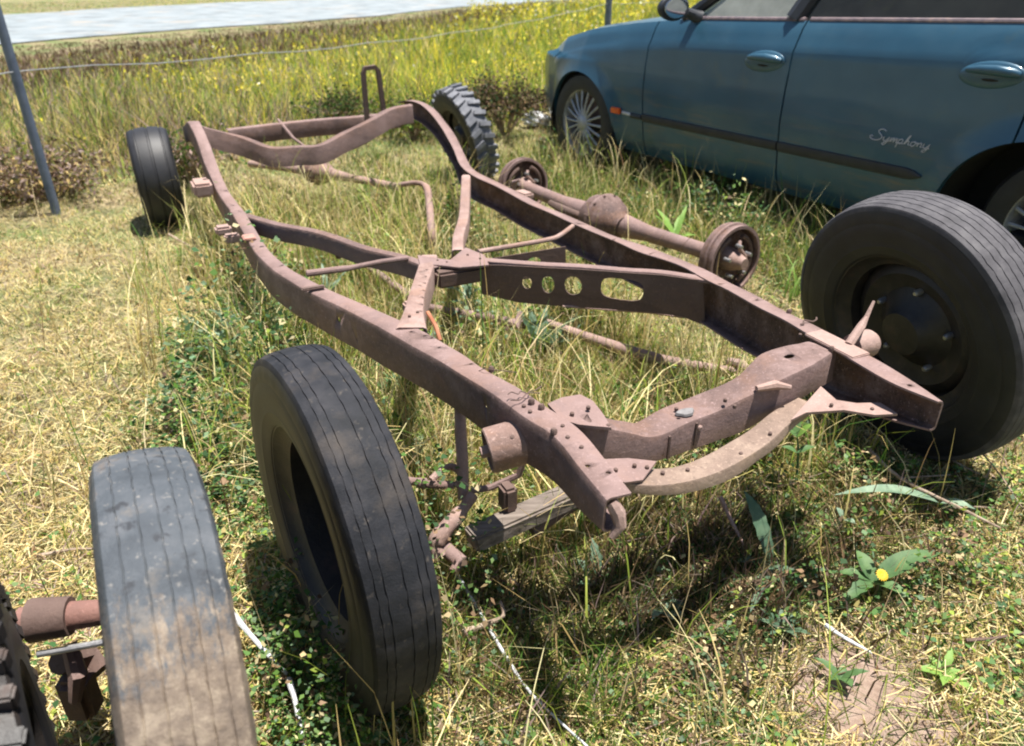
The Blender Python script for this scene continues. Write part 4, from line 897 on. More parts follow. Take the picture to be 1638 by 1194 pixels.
# --- near ground: short, mostly dry grass
def near_grass():
    x, y = scatter(430000, .45, 7.2, 1.45, R(56))
    fl, la = flong(x, y), flat_(x, y); s, t = carloc(x, y)
    tb = tallb(x, y); incar = (s > -.7) & (s < 4.2) & (t > .15) & (t < 1.7)
    dens = np.clip(.35 + 1.1 * fbm(x, y, 2.2, 5), 0, 1)
    bare = np.exp(-((x - .66) ** 2 + (y - 1.0) ** 2) / .034) * .97 + np.exp(-((x + .85) ** 2 + (y - 1.15) ** 2) / .02) * .6
    keep = (rng.uniform(0, 1, len(x)) < dens * (1 - np.clip(bare, 0, 1))) & (~incar) & (tb < .1)
    x, y, fl, la = x[keep], y[keep], fl[keep], la[keep]; s, t = s[keep], t[keep]; n = len(x)
    inside = (fl > -.1) & (fl < 3.3) & (np.abs(la) < .62); leftstrip = (la < -.75) & (fl > -.3)
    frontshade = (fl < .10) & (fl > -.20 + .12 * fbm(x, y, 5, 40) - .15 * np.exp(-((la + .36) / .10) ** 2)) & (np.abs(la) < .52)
    edge = np.abs(np.abs(la) - .55) < .16
    carfr = (t < .15) & (t > -.55) & (s > -.5)
    h = .022 + .03 * rng.uniform(0, 1, n) ** 2
    h = np.where(inside, .035 + .10 * rng.uniform(0, 1, n) ** 2.2, h); h = np.where(frontshade, .03 + .08 * rng.uniform(0, 1, n) ** 2, h)
    h = np.where(edge & (fl > .2) & ~leftstrip, h + .04 * rng.uniform(0, 1, n), h); h = np.where(carfr, .03 + .13 * rng.uniform(0, 1, n) ** 2, h)
    h = np.where(leftstrip, .016 + .03 * rng.uniform(0, 1, n) ** 2, h)
    h *= .6 + .9 * fbm(x, y, 3, 9)
    gm = fbm(x, y, 1.9, 2); gm2 = fbm(x, y, 6, 4)
    W = np.zeros((n, 9)) # STRAW STRAW2 TAN GREEN LIME OLIVE BROWN PINK DKG
    W[:] = [.8, .7, .45, .5, .45, .3, .2, .1, .12]
    g = np.clip((gm - .42) * 5, 0, 1) * np.clip((gm2 - .3) * 3, .2, 1)
    W[:, 3] += 1.5 * g; W[:, 4] += 1.2 * g; W[:, 5] += .6 * g; W[:, 8] += .4 * g
    W[leftstrip] *= [1.6, 2.2, .8, .35, .7, .6, .4, .6, .2]
    W[inside] *= [1.0, 1.1, .8, 1.1, 1.2, 1, .7, .5, 1]
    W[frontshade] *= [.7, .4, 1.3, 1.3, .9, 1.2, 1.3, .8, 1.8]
    W[carfr] *= [.8, .8, .5, 1.6, 1.8, 1, .5, .3, 2]
    nl = (x < -.2) & (y > 1.4) & (la < -.5) & (la > -1.15) & (fl < 1.6); W[nl] *= [.6, .5, .8, 2, 1.3, 1.5, 1, .4, 3]
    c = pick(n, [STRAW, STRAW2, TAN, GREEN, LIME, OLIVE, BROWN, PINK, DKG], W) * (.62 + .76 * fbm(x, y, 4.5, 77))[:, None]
    lean = np.clip(rng.normal(.62, .25, n), .05, .97); lean = np.where(leftstrip | (h < .05), np.clip(lean + .2, 0, .985), lean)
    w = rng.uniform(.0015, .0042, n) * np.clip(.8 + .18 * np.hypot(x, y), 1, 2.2)
    h2 = h / np.sqrt(np.clip(1 - lean ** 2, .1, 1)) ** .6
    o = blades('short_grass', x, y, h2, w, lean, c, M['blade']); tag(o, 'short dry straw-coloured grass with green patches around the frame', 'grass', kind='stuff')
near_grass()
# --- seeded stalks standing inside and around the frame
def stalks():
    x, y = scatter(60000, .6, 6.5, 1.4, R(52)); fl, la = flong(x, y), flat_(x, y); s, t = carloc(x, y)
    k = (((fl > .08) & (fl < 3.2) & (np.abs(la) < .75)) | ((t < .1) & (t > -.5) & (s > -.4)) | (rng.uniform(0, 1, len(x)) < .05)) & (fbm(x, y, 3.3, 63) > .36) & ~((t > .1) & (s > -.8)) & (tallb(x, y) < 0)
    x, y = x[k], y[k]; n = len(x); c = pick(n, [STRAW2, STRAW, LIME, GREEN, TAN], np.tile([1.2, 1, .8, .5, .3], (n, 1)))
    h = (.06 + .34 * rng.uniform(0, 1, n) ** 1.8) * (.35 + 1.1 * fbm(x, y, 2, 8)); o = blades('seeded_stalks', x, y, h, rng.uniform(.0016, .0036, n), np.clip(rng.normal(.5, .25, n), .05, .95), c, M['blade'])
    tag(o, 'taller straw stalks and green blades among the chassis rails', 'grass', kind='stuff')
stalks()
# --- brown dead weeds in the shade below the front crossmember
def dead_weeds():
    n = 9000; a = rng.normal(0, .32, n); b = rng.normal(-.05, .11, n); q_ = fbm(a + 5, b + 5, 7, 3) > .42; a = a[q_]; b = b[q_]; n = len(a); x = .357 + AXR.x * a + AXL.x * b; y = 1.337 + AXR.y * a + AXL.y * b
    c = pick(n, [BROWN, TAN, PINK, OLIVE, DKG], np.tile([1., 1., .6, .8, .8], (n, 1)))
    h = rng.uniform(.04, .17, n) * (.35 + fbm(x, y, 4, 3)); o = blades('dead_weeds', x, y, h, rng.uniform(.002, .006, n), np.clip(rng.normal(.6, .25, n), 0, .96), c, M['blade'])
    tag(o, 'thin brown dead weeds in the shade under the front crossmember', 'weeds', kind='stuff')
dead_weeds()
# --- tall field beyond the fence
def field():
    x, y = scatter(300000, 3.6, 34, 1.35, R(50)); tb = tallb(x, y); rd_ = roadd(x, y); s, t = carloc(x, y)
    far = rd_ < -9.0
    k = ((tb > -.05) & (rd_ > .3) | far) & ~((s > -1.1) & (s < 4.5) & (t > -.1) & (t < 1.95)); x, y, tb, rd_, far = x[k], y[k], tb[k], rd_[k], far[k]; n = len(x)
    d = np.hypot(x, y); q = fbm(x, y, .9, 12); q2 = fbm(x, y, 3.2, 6)
    h = rng.uniform(.12, .42, n) * (.55 + .9 * q) * np.clip(.45 + tb * .8, .35, 1); h = np.where(rd_ < 2.2, h * .22, h); h = np.where(rd_ < 4, h * .7, h); h = np.where((rd_ < 8) & (x < -1.8), h * .62, h)
    leftness = np.clip((-x - 1.0) / 1.8, 0, 1) * np.clip(1.5 - (y - 4) / 3.2, 0, 1)
    yell = np.clip((x + 3.2 + (y - 6) * .45) / 2.6, 0, 1) * np.clip((y - 5.6) / 1.6, 0, 1)
    W = np.zeros((n, 8)) # GREEN LIME OLIVE STRAW PINK BROWN YEL DKG
    W[:] = [1.2, 1.5, .6, .5, .35, .25, .03, .25]
    W[:, 4] += 4.5 * leftness * q2 * np.clip(1.6 - tb, .2, 1); W[:, 5] += 4.0 * leftness * (1.1 - q2) * np.clip(1.6 - tb, .2, 1); W[:, 3] += 1.5 * leftness; W[:, 4] += 1.6 * (x < -1.2) * np.clip((q2 - .4) * 6, 0, 1); W[:, 5] += .9 * (x < -1.2) * np.clip((.5 - q2) * 8, 0, 1); W[:, 3] += .8 * (x < -1); W[:, 5] += 14 * np.clip((6.0 - rd_) / 1.5, 0, 1) * (x < -2.2 + .12 * y) * (rd_ > 0); W[:, 4] += 2 * np.clip((5.5 - rd_) / 2, 0, 1) * (x < -1.5) * (rd_ > 0); W[:, 1] += 3.2 * yell; W[:, 6] += 2.4 * yell * np.clip(q2 * 2 - .4, 0, 2); W[:, 3] += .5 * yell
    W[:, 7] *= (1 - .8 * yell)
    vb = (rd_ < 2.6) & (rd_ > 0); W[vb] *= [.2, .1, .4, .5, 1.5, 7, 0, .6]
    sh = np.exp(-(((x + 1.0) / .9) ** 2 + ((y - 6.7) / .5) ** 2)); W[:, 5] += 1.5 * sh; W[:, 7] += 1.5 * sh
    c = pick(n, [GREEN, LIME, OLIVE, STRAW, PINK, BROWN, YEL, DKG], W) * (.75 + .9 * fbm(x, y, 1.7, 55))[:, None]
    w = rng.uniform(.004, .010, n) * np.clip(d / 7, .8, 2.6)
    o = blades('tall_field_grass', x, y, h, w, np.clip(rng.normal(.55, .25, n), 0, .97), c, M['blade']); tag(o, 'tall green and yellow weeds filling the field behind the frame', 'grass', kind='stuff')
    # flower heads: small petals lifted to the tips
    x, y = scatter(60000, 4.8, 26, 1.3, R(42)); tb = tallb(x, y); rd_ = roadd(x, y); s, t = carloc(x, y)
    yell = np.clip((x + 3.4 + (y - 6) * .45) / 2.4, 0, 1) * np.clip((y - 5.8) / 1.4, 0, 1) * np.clip((fbm(x, y, .8, 21) - .42) * 6, 0, 1) * np.clip((fbm(x, y, 3, 22) - .3) * 4, .1, 1)
    k = (tb > .15) & (rd_ > np.where(x < -1, 6.5, 3)) & (rng.uniform(0, 1, len(x)) < yell + .015) & ~((s > -1.1) & (s < 4.5) & (t > -.1) & (t < 1.95)); x, y = x[k], y[k]; n = len(x)
    c = pick(n, [YEL, np.array([.75, .65, .12]), np.array([.7, .68, .5])], np.tile([1., .7, .15], (n, 1)))
    z0 = rng.uniform(.14, .40, n); d = np.hypot(x, y)
    o = blades('yellow_wildflowers', x, y, rng.uniform(.015, .035, n) * d / 8, rng.uniform(.012, .03, n) * np.clip(d / 8, .8, 2.5), np.clip(rng.normal(.6, .3, n), 0, .95), c, M['petal'], z0); tag(o, 'yellow wildflowers thick in the far field', 'flowers', kind='stuff')
field()
# --- little round leaves of clover and burr medic
def clover():
    x, y = scatter(90000, .45, 5.5, 1.5, R(54)); q = fbm(x, y, 3.1, 31); fl, la = flong(x, y), flat_(x, y); s, t = carloc(x, y)
    pr = np.clip((q - .47) * 6, 0, 1) * np.where(x < -.42, .3, 1); pr = np.where((la < -.8) & (y > 1.3), pr * .3, pr); pr = np.where((la > -.9) & (la < -.45) & (fl > 0) & (fl < 1.8), np.maximum(pr, .7), pr)
    k = (rng.uniform(0, 1, len(x)) < pr) & ~((s > -.8) & (t > .1)) & (tallb(x, y) < 0) & (((x - .66) ** 2 + (y - 1.0) ** 2) > .035)
    x, y = x[k], y[k]; n = len(x); r = rng.uniform(.0025, .007, n); az = rng.uniform(0, 2 * np.pi, n)
    z = gz(x, y) + rng.uniform(.006, .045, n) * (.5 + q[k])
    tx_ = rng.normal(0, .35, n); ty_ = rng.normal(0, .35, n); V = np.zeros((n, 6, 3))
    for j in range(6):
        a = az + j * np.pi / 3; rr = r * (1.15 if j % 2 else .8); cx = np.cos(a) * rr; cy = np.sin(a) * rr
        V[:, j] = np.stack([x + cx, y + cy, z + cx * tx_ + cy * ty_], 1)
    F = np.arange(n * 6); c = pick(n, [np.array([.11, .21, .06]), np.array([.20, .30, .11]), np.array([.05, .13, .04]), LIME, STRAW], np.tile([1., .9, .5, .6, .25], (n, 1)))
    o = mesh_np('clover', V.reshape(-1, 3), F, np.arange(n) * 6, np.full(n, 6), np.repeat(c, 6, 0), M['blade']); tag(o, 'low patches of small-leaved green clover in the dry grass', 'clover', kind='stuff')
clover()
# --- long arching blades and stems pushing up through the chassis
def long_blades():
    N = 52000; x, y = scatter(N, .6, 6.0, 1.2, R(50)); fl, la = flong(x, y), flat_(x, y); s, t = carloc(x, y)
    ins = (fl > .12) & (fl < 3.3) & (np.abs(la) < .72); car = (t < .1) & (t > -.45) & (s > -.4) & (s < 3); out = (la < -.55) & (la > -1.0) & (fl > .5) & (fl < 2.6); fr_ = (fl > -.4) & (fl <= -.05) & (np.abs(la) < .8)
    g_ = fbm(x, y, 4.2, 71); pr = np.where(ins, .6, 0) + np.where(ins & (fl > 1.9), .3, 0) + np.where(car, .5, 0) + np.where(out, .35, 0) + np.where(fr_, .03, 0) + .003
    k = (rng.uniform(0, 1, N) < pr * np.clip((g_ - .36) * 6, 0, 1)) & ~((t > .1) & (s > -.8)) & (tallb(x, y) < .1)
    for tt in (t1, t2, t3, t4, t5): k &= ((x - tt.location.x) ** 2 + (y - tt.location.y) ** 2) > .02
    x, y, g_ = x[k], y[k], g_[k]; n = len(x); L = rng.uniform(.10, .42, n) * (.4 + g_); a = rng.uniform(0, 2 * np.pi, n); sp = np.clip(rng.normal(.45, .22, n), .05, .9); w = rng.uniform(.0009, .0034, n)
    z = gz(x, y); T = np.linspace(0, 1, 6); V = np.zeros((n, 12, 3)); dx, dy = np.cos(a), np.sin(a); fx, fy = -dy, dx
    for i, tt in enumerate(T):
        r = L * sp * tt ** 1.8; h = L * (tt - sp * .55 * tt ** 3); ww = w * (1 - .85 * tt ** 1.5)
        V[:, 2 * i] = np.stack([x + dx * r - fx * ww, y + dy * r - fy * ww, z + h], 1); V[:, 2 * i + 1] = np.stack([x + dx * r + fx * ww, y + dy * r + fy * ww, z + h], 1)
    b = (np.arange(n) * 12)[:, None]; q = np.concatenate([np.array([2 * i, 2 * i + 1, 2 * i + 3, 2 * i + 2]) for i in range(5)])[None]
    F = (b + q).ravel(); W = np.tile([2.2, 1.5, .8, .35, .4], (n, 1)); gr = np.clip((fbm(x, y, 2.0, 72) - .4) * 6, 0, 1); W[:, 2] += 1.8 * gr; W[:, 3] += .9 * gr
    c = pick(n, [STRAW2, STRAW, LIME, GREEN, TAN], W)
    o = mesh_np('long_blades', V.reshape(-1, 3), F, np.arange(n * 5) * 4, np.full(n * 5, 4), np.repeat(c, 12, 0), M['blade']); tag(o, 'long arching straw and green stems growing up between the rails', 'grass', kind='stuff'); print('long', n)
long_blades()
# --- leafy undergrowth: many small leaves on unseen stalks
def undergrowth():
    N = 620000; x, y = scatter(N, .5, 6.2, 1.35, R(52)); fl, la = flong(x, y), flat_(x, y); s, t = carloc(x, y)
    def bx(v, a, b, e): return np.clip((v - a) / e + .5, 0, 1) * np.clip((b - v) / e + .5, 0, 1)
    wv = .30 * (fbm(x, y, 3.1, 97) - .5) + .16 * (fbm(x, y, 9, 98) - .5); A = bx(fl + wv, .70, 1.65, .35) * bx(la + wv, -.90, -.56, .22)
    B = bx(fl, .15, 1.5, .2) * bx(la, -.5, .35, .15) * .62
    C = bx(fl, .1, 2.6, .2) * np.maximum(np.exp(-((la + .56) / .1) ** 2), np.exp(-((la - .5) / .12) ** 2)) * .75
    D = bx(fl, -.15, .5, .1) * bx(la, -.85, -.4, .1) * .8
    E_ = bx(fl, -.34, .08, .12) * bx(la, -.55, .6, .15) * .85
    Fz = bx(t, -.45, .12, .12) * bx(s, -.3, 2.9, .2) * .8
    G = np.exp(-((x - .92) ** 2 + (y - 1.55) ** 2) / .06) * .7
    I = np.exp(-((x + .36) ** 2 + (y - .92) ** 2) / .02) * .9
    J = bx(fl, 2.0, 3.4, .3) * bx(la, -.6, .6, .15) * .5
    K = bx(fl, -1.2, -.2, .2) * .42 * (x > -.25)
    hm = A * .44 + B * .30 + C * .24 + D * .26 + E_ * .15 + Fz * .32 + G * .2 + I * .18 + J * .26 + K * .04 + .01
    pr = np.clip(A + B + C + D + E_ + Fz + G + I + J + K, 0, 1) * np.clip((fbm(x, y, 5.5, 91) - .40) * 7, 0, 1) * np.clip((fbm(x, y, 1.8, 92) - .28) * 4, .15, 1)
    k = (rng.uniform(0, 1, N) < pr) & ~((t > .12) & (s > -.8)) & (tallb(x, y) < .2) & (((x - .66) ** 2 + (y - 1.0) ** 2) > .04)
    for tt in (t1, t2, t3, t4, t5): k &= ((x - tt.location.x) ** 2 + (y - tt.location.y) ** 2) > .012
    x, y, hm, E_, A, J = x[k], y[k], hm[k], E_[k], A[k], J[k]; n = len(x); q = fbm(x, y, 6, 93); z = gz(x, y) + .008 + np.minimum(hm, .36) * rng.uniform(0, 1, n) ** 1.2 * (.2 + 1.3 * q) * np.clip((fbm(x, y, 2.6, 96) - .3) * 3.2, .3, 1.2)
    d = np.hypot(x, y); L = rng.uniform(.006, .017, n) * np.clip(.7 + d * .22, .85, 1.6) * np.where(A > .4, 1.25, 1); w = L * rng.uniform(.22, .55, n)
    a = rng.uniform(0, 2 * np.pi, n); el = rng.normal(.25, .55, n); f = np.stack([np.cos(a) * np.cos(el), np.sin(a) * np.cos(el), np.sin(el)], 1)
    sd_ = np.stack([-np.sin(a), np.cos(a), rng.normal(0, .4, n)], 1); sd_ /= np.linalg.norm(sd_, axis=1)[:, None]; P = np.stack([x, y, z], 1)
    V = np.stack([P - f * L[:, None] * .5, P - f * L[:, None] * .1 + sd_ * w[:, None], P + f * L[:, None] * .55 + [0, 0, -.002], P - f * L[:, None] * .1 - sd_ * w[:, None]], 1)
    W = np.tile([1.2, .9, 1.0, .45, .7, .25, .25, .25], (n, 1)); W[:, 5] += 1.4 * E_; W[:, 6] += 1.0 * E_; W[:, 2] += 2.0 * A; W[:, 4] += .8 * A; W[:, 3] += 1.6 * J; W[:, 5] += 1.2 * J
    c = pick(n, [GREEN, np.array([.13, .22, .06]), np.array([.04, .10, .03]), STRAW2 * .85, np.array([.16, .24, .13]), TAN, BROWN, LIME], W) * (.6 + .8 * fbm(x, y, 9, 94))[:, None]
    o = mesh_np('leafy_undergrowth', V.reshape(-1, 3), np.arange(n * 4), np.arange(n) * 4, np.full(n, 4), np.repeat(c, 4, 0), M['blade']); tag(o, 'tangled leafy green weeds growing through and around the chassis', 'undergrowth', kind='stuff'); print('undergrowth', n)
undergrowth()
# --- dry straw lying flat
def thatch():
    x, y = scatter(70000, .45, 5.5, 1.5, R(54)); s, t = carloc(x, y); k = ~((s > -.8) & (t > .1)) & (tallb(x, y) < 0) & (rng.uniform(0, 1, len(x)) > .93 * np.exp(-(((x - .66) ** 2 + (y - 1.0) ** 2) / .034) ** 2)); x, y = x[k], y[k]; n = len(x)
    L = rng.uniform(.015, .07, n); a = rng.uniform(0, 2 * np.pi, n); w = rng.uniform(.0012, .0030, n); z = gz(x, y) + rng.uniform(.004, .03, n)
    dx = np.cos(a) * L / 2; dy = np.sin(a) * L / 2; sx = -np.sin(a) * w / 2; sy = np.cos(a) * w / 2; dz = rng.normal(0, .25, n) * L / 2
    V = np.stack([np.stack([x - dx - sx, y - dy - sy, z - dz], 1), np.stack([x + dx - sx, y + dy - sy, z + dz], 1), np.stack([x + dx + sx, y + dy + sy, z + dz], 1), np.stack([x - dx + sx, y - dy + sy, z - dz], 1)], 1)
    c = pick(n, [STRAW, STRAW2, TAN, PINK, BROWN], np.tile([1., 1.1, .5, .35, .25], (n, 1)))
    o = mesh_np('dry_thatch', V.reshape(-1, 3), np.arange(n * 4), np.arange(n) * 4, np.full(n, 4), np.repeat(c, 4, 0), M['blade']); tag(o, 'flattened dry straw littering the ground', 'straw', kind='stuff')
thatch()

# ================================================================== SINGLE PLANTS, STICKS, LITTER
def leaf_strip(mb, base, tipv, w, droop=.2, n=8, serr=0, fold=.15, up=Vector((0, 0, 1))):
    base = Vector(base); tipv = Vector(tipv); d = tipv - base; L = d.length; side = d.cross(up).normalized(); vs = []
    for i in range(n + 1):
        t = i / n; p = base + d * t + up * (droop * L * math.sin(t * math.pi) * .5); ww = w * (math.sin(min(1, t * 1.02) ** .75 * math.pi) ** .8 if 0 < t < 1 else .04) * (1 - serr * (i % 2))
        vs += [p + side * ww / 2 + up * fold * ww, p, p - side * ww / 2 + up * fold * ww]
    fs = []
    for i in range(n):
        for j in (0, 1): fs.append((i * 3 + j, i * 3 + j + 1, (i + 1) * 3 + j + 1, (i + 1) * 3 + j))
    mb.add(vs, fs, True)
def plant(name, base, leaves, m, label, cat='weed', stem=None, group=None):
    b = Vector(base); e = empty(name, b); tag(e, label, cat, group)
    for L in leaves:
        mb = MB(); leaf_strip(mb, *L[0], **L[1]); rel(e, mb.build('leaf', L[2] if len(L) > 2 else m, None, autos=180))
    if stem: rel(e, MB().tube(stem, [.003] * (len(stem) - 1) + [.0015], 6).build('stem', M['leaf'], None))
    return e
lv = M['leaf_pale']
b = gp(1235, 905, .02); plant('broad_leaf_weed', b, [((b, gp(1190, 785, .16), .045), dict(n=12, serr=.15)), ((b, gp(1175, 900, .05), .03), dict(serr=.2)), ((b, gp(1290, 940, .03), .03), dict(serr=.2)), ((b, gp(1200, 980, .03), .035), dict(serr=.2, n=10))], M['leaf_blue'], 'grey-green weed with one tall upright notched leaf in front of the crossmember')
b = gp(1505, 805, .05); plant('broad_leaf_weed', b, [((b, gp(1335, 792, .075), .035), dict(n=12)), ((b, gp(1560, 815, .05), .03), dict())], lv, 'pale weed with a long flat leaf lying below the right tyre')
b = gp(1395, 930, .03); plant('broad_leaf_weed', b, [((b, gp(1505, 885, .07), .05), dict(n=12)), ((b, gp(1370, 880, .06), .035), dict(), M['leaf']), ((b, gp(1330, 915, .03), .03), dict(serr=.2)), ((b, gp(1350, 965, .02), .035), dict(serr=.25), M['leaf']), ((b, gp(1460, 960, .03), .03), dict())], M['leaf'], 'broad-leaved green weed beside the yellow flower')
b = gp(1350, 832, .05); plant('broad_leaf_weed', b, [((b, gp(1338, 812, .07), .018), dict()), ((b, gp(1368, 838, .06), .02), dict())], lv, 'small pale two-leaved weed in the shade below the right rail end')
rr = random.Random(5)
def rosette(name, px, py, z, n, L, w, m, label, serr=.3, upz=.5, n_=8):
    b = gp(px, py, z); ls = []
    for k in range(n):
        a = 2 * math.pi * k / n + rr.uniform(-.3, .3); l = L * rr.uniform(.6, 1.1)
        ls.append(((b, b + Vector((math.cos(a) * l, math.sin(a) * l, l * upz * rr.uniform(.2, 1.4))), w * rr.uniform(.7, 1.2)), dict(serr=serr, n=n_)))
    return plant(name, b, ls, m, label)
def thistle(px, py, z, hh, n, L, w, m, label):
    b = gp(px, py, z); ls = []; bp_ = [b, b + Vector((.01, .005, hh * .5)), b + Vector((0, .01, hh))]
    for k in range(n):
        t = k / n; a = k * 2.4 + rr.uniform(-.3, .3); l = L * (1.1 - .6 * t) * rr.uniform(.8, 1.15); p = b + Vector((.01 * t, .01 * t, hh * t))
        ls.append(((p, p + Vector((math.cos(a) * l, math.sin(a) * l, l * rr.uniform(.1, .9))), w * (1.1 - .5 * t)), dict(serr=.55, n=13, droop=.35, fold=.25), M['leaf_blue'] if k % 3 else M['leaf_pale']))
    return plant('thistle', b, ls, m, label, 'weed', bp_)
thistle(748, 535, .0, .22, 20, .10, .034, M['leaf_blue'], 'bluish spiny thistle rising in the middle of the frame beside the centre plate')
thistle(690, 600, .0, .16, 14, .09, .03, M['leaf_blue'], 'spiny green thistle against the inner side of the left rail')
thistle(370, 600, .0, .20, 18, .10, .03, M['leaf_blue'], 'grey-green spiny thistle left of the tall tyre beneath the feathery weeds')
rosette('thistle', 865, 565, .02, 9, .11, .035, M['leaf_blue'], 'dark thistle low in the grass behind the front crossmember', .45, 1.2, 12)
rosette('broad_leaf_weed', 525, 475, .05, 6, .10, .03, lv, 'pale leafy weed behind the middle of the left rail', .1, 1.2)
rosette('broad_leaf_weed', 455, 880, .01, 7, .10, .04, M['leaf'], 'green weed growing between the two front left tyres', .3, .5)
rosette('broad_leaf_weed', 655, 750, .03, 6, .11, .04, lv, 'light green weed between the tall tyre and the hooked rod', .1, .9)
rosette('broad_leaf_weed', 255, 640, .0, 7, .09, .022, M['leaf_pale'], 'small flat weed in the dry grass left of the tall tyre', .2, .15)
rosette('broad_leaf_weed', 960, 940, .02, 7, .07, .03, M['leaf_blue'], 'small grey-green weed in front of the left rail horn', .3, .8)
rosette('broad_leaf_weed', 1060, 980, .01, 8, .07, .028, M['leaf_pale'], 'pale clustered weed on the sunny ground below the horn', .2, .6)
rosette('broad_leaf_weed', 790, 1010, .01, 6, .06, .03, M['leaf'], 'green weed beside the pale cane at the tall tyre', .2, .7)
rosette('broad_leaf_weed', 930, 1090, .0, 9, .05, .022, M['leaf_pale'], 'low pale weed near the bottom middle of the picture', .2, .6)
rosette('broad_leaf_weed', 1250, 1010, .0, 8, .06, .022, M['leaf_blue'], 'low weed between the notched leaf and the bare soil', .4, .6)
rosette('broad_leaf_weed', 1510, 1080, .0, 6, .06, .022, M['leaf_lime'], 'lime green weed right of the bare soil patch', .2, .5)
rosette('broad_leaf_weed', 1345, 1085, .0, 5, .05, .022, M['leaf'], 'small green weed on the edge of the bare soil', .2, .5)
rosette('broad_leaf_weed', 245, 1160, .05, 8, .10, .03, M['leaf'], 'green weed at the foot of the muddy tyre', .3, 1.)
rosette('broad_leaf_weed', 1080, 385, .05, 8, .14, .035, M['leaf_lime'], 'bright green weed in front of the sill of the car', .2, .9)
rosette('broad_leaf_weed', 960, 260, .05, 8, .16, .03, M['leaf'], 'green weed at the foot of the front wheel of the car', .2, 1.)
b = gp(1275, 760, .08); plant('seedling', b, [((gp(1275, 700, .17) , gp(1240, 672, .20), .03), dict()), ((gp(1275, 700, .17), gp(1300, 680, .21), .03), dict(), M['leaf_lime']), ((gp(1275, 698, .17), gp(1268, 655, .22), .025), dict()), ((gp(1275, 725, .14), gp(1250, 715, .15), .02), dict()), ((gp(1275, 725, .14), gp(1305, 715, .15), .02), dict())], M['leaf'], 'leafy green sprout poking up in front of the spreader bar', 'weed', [b, gp(1277, 720, .14), gp(1275, 696, .175)])
# long arching blades of tall grass
def tuft(name, px, py, n, L, label, spread=.5, m=None, z=0.02):
    b = gp(px, py, z); e = empty(name, b); tag(e, label, 'grass tuft'); mb = MB()
    for k in range(n):
        a = rr.uniform(0, 6.28); l = L * rr.uniform(.6, 1.1); o = Vector((rr.uniform(-.04, .04), rr.uniform(-.04, .04), 0)); d = Vector((math.cos(a), math.sin(a), 0))
        pts = [b + o + d * l * spread * t * t + Vector((0, 0, l * (t - .45 * t ** 3))) for t in (0, .25, .5, .75, 1)]
        side_ = d.cross(Vector((0, 0, 1))); vs = []
        for i, p in enumerate(pts): ww = .0045 * (1 - .22 * i); vs += [p + side_ * ww, p - side_ * ww]
        mb.add(vs, [(2 * i, 2 * i + 1, 2 * i + 3, 2 * i + 2) for i in range(4)], True)
    rel(e, mb.build('blades', m or M['leaf_lime'], None, autos=180)); return e
tuft('grass_tuft', 1100, 330, 14, .32, 'arching green grass standing before the dark sill of the car', .6)
tuft('grass_tuft', 1190, 380, 12, .28, 'dark green grass beside the near brake drum', .6, M['leaf'])
tuft('grass_tuft', 1140, 345, 8, .35, 'tall curved grass stems right of the arching green grass by the car', .7, M['leaf_pale'])
tuft('grass_tuft', 855, 500, 5, .30, 'upright bright green blades in front of the round web holes', .15)
tuft('grass_tuft', 1270, 480, 9, .26, 'long green blades between the near drum and the big black wheel', .5)
tuft('grass_tuft', 460, 440, 16, .22, 'green grass tuft inside the left rail near its bend', .4)
tuft('grass_tuft', 290, 420, 8, .12, 'short green tuft at the foot of the small dark tyre', .4)
tuft('grass_tuft', 770, 480, 8, .24, 'green grass blades right of the bluish thistle', .35)
tuft('grass_tuft', 1010, 165, 8, .25, 'green blades against the front door of the car', .5, z=.0)
# feathery green weed outside the left rail
def feathery(px, py, n, hgt, rad, label, m, tip=True):
    b = gp(px, py, 0); e = empty('feathery_weed', b); tag(e, label, 'weed'); mb = MB(); sb = MB()
    for k in range(n):
        a = rr.uniform(0, 6.28); d = Vector((math.cos(a), math.sin(a), 0)); l = hgt * rr.uniform(.6, 1.1); st = [b + d * rad * t + Vector((0, 0, l * (t - .3 * t * t))) for t in (0, .33, .66, 1)]
        sb.tube(st, [.0022, .0018, .0014, .0008], 5)
        for j in range(22):
            t = .2 + .8 * j / 22; i = min(2, int(t * 3)); p = st[i].lerp(st[i + 1], t * 3 - i); q = Vector((rr.uniform(-1, 1), rr.uniform(-1, 1), rr.uniform(-.3, .8))).normalized() * rr.uniform(.018, .04)
            leaf_strip(mb, p, p + q, .005, n=3)
    rel(e, mb.build('foliage', m, None, autos=180)); rel(e, sb.build('stem', M['leaf'], None)); return e
feathery(395, 570, 26, .24, .16, 'dark feathery green weed growing outside the bend of the left rail', M['leaf'])
feathery(345, 540, 14, .15, .12, 'lighter feathery weed at the left foot of the dark feathery weed', M['leaf_pale'])
feathery(620, 640, 14, .20, .12, 'leafy green weed behind the top of the tall tyre', M['leaf'])
feathery(880, 560, 10, .14, .10, 'fine green weed on the ground inside the front of the frame', M['leaf_blue'])
# yellow daisy
b = gp(1410, 935, .03); e = empty('yellow_flower', b); tag(e, 'single yellow daisy in the grass at lower right', 'flower')
rel(e, MB().tube([b - Vector((0, 0, .03)), gp(1411, 921, .055)], .0015, 6).build('stem', M['leaf'], None)); pm = MB(); c = gp(1411, 920, .058); nn = Vector((.1, -.5, .85)).normalized(); u = nn.orthogonal().normalized(); v = nn.cross(u)
for k in range(16):
    a = 2 * math.pi * k / 16; leaf_strip(pm, c, c + (u * math.cos(a) + v * math.sin(a)) * .014, .007, n=3, up=nn)
rel(e, pm.build('petals', M['yellow'], None, autos=180)); rel(e, MB().lathe(c, nn, [(-.001, .0001), (-.001, .0035), (.001, .003), (.002, .0001)], 12).build('flower_centre', M['yellow'], None))
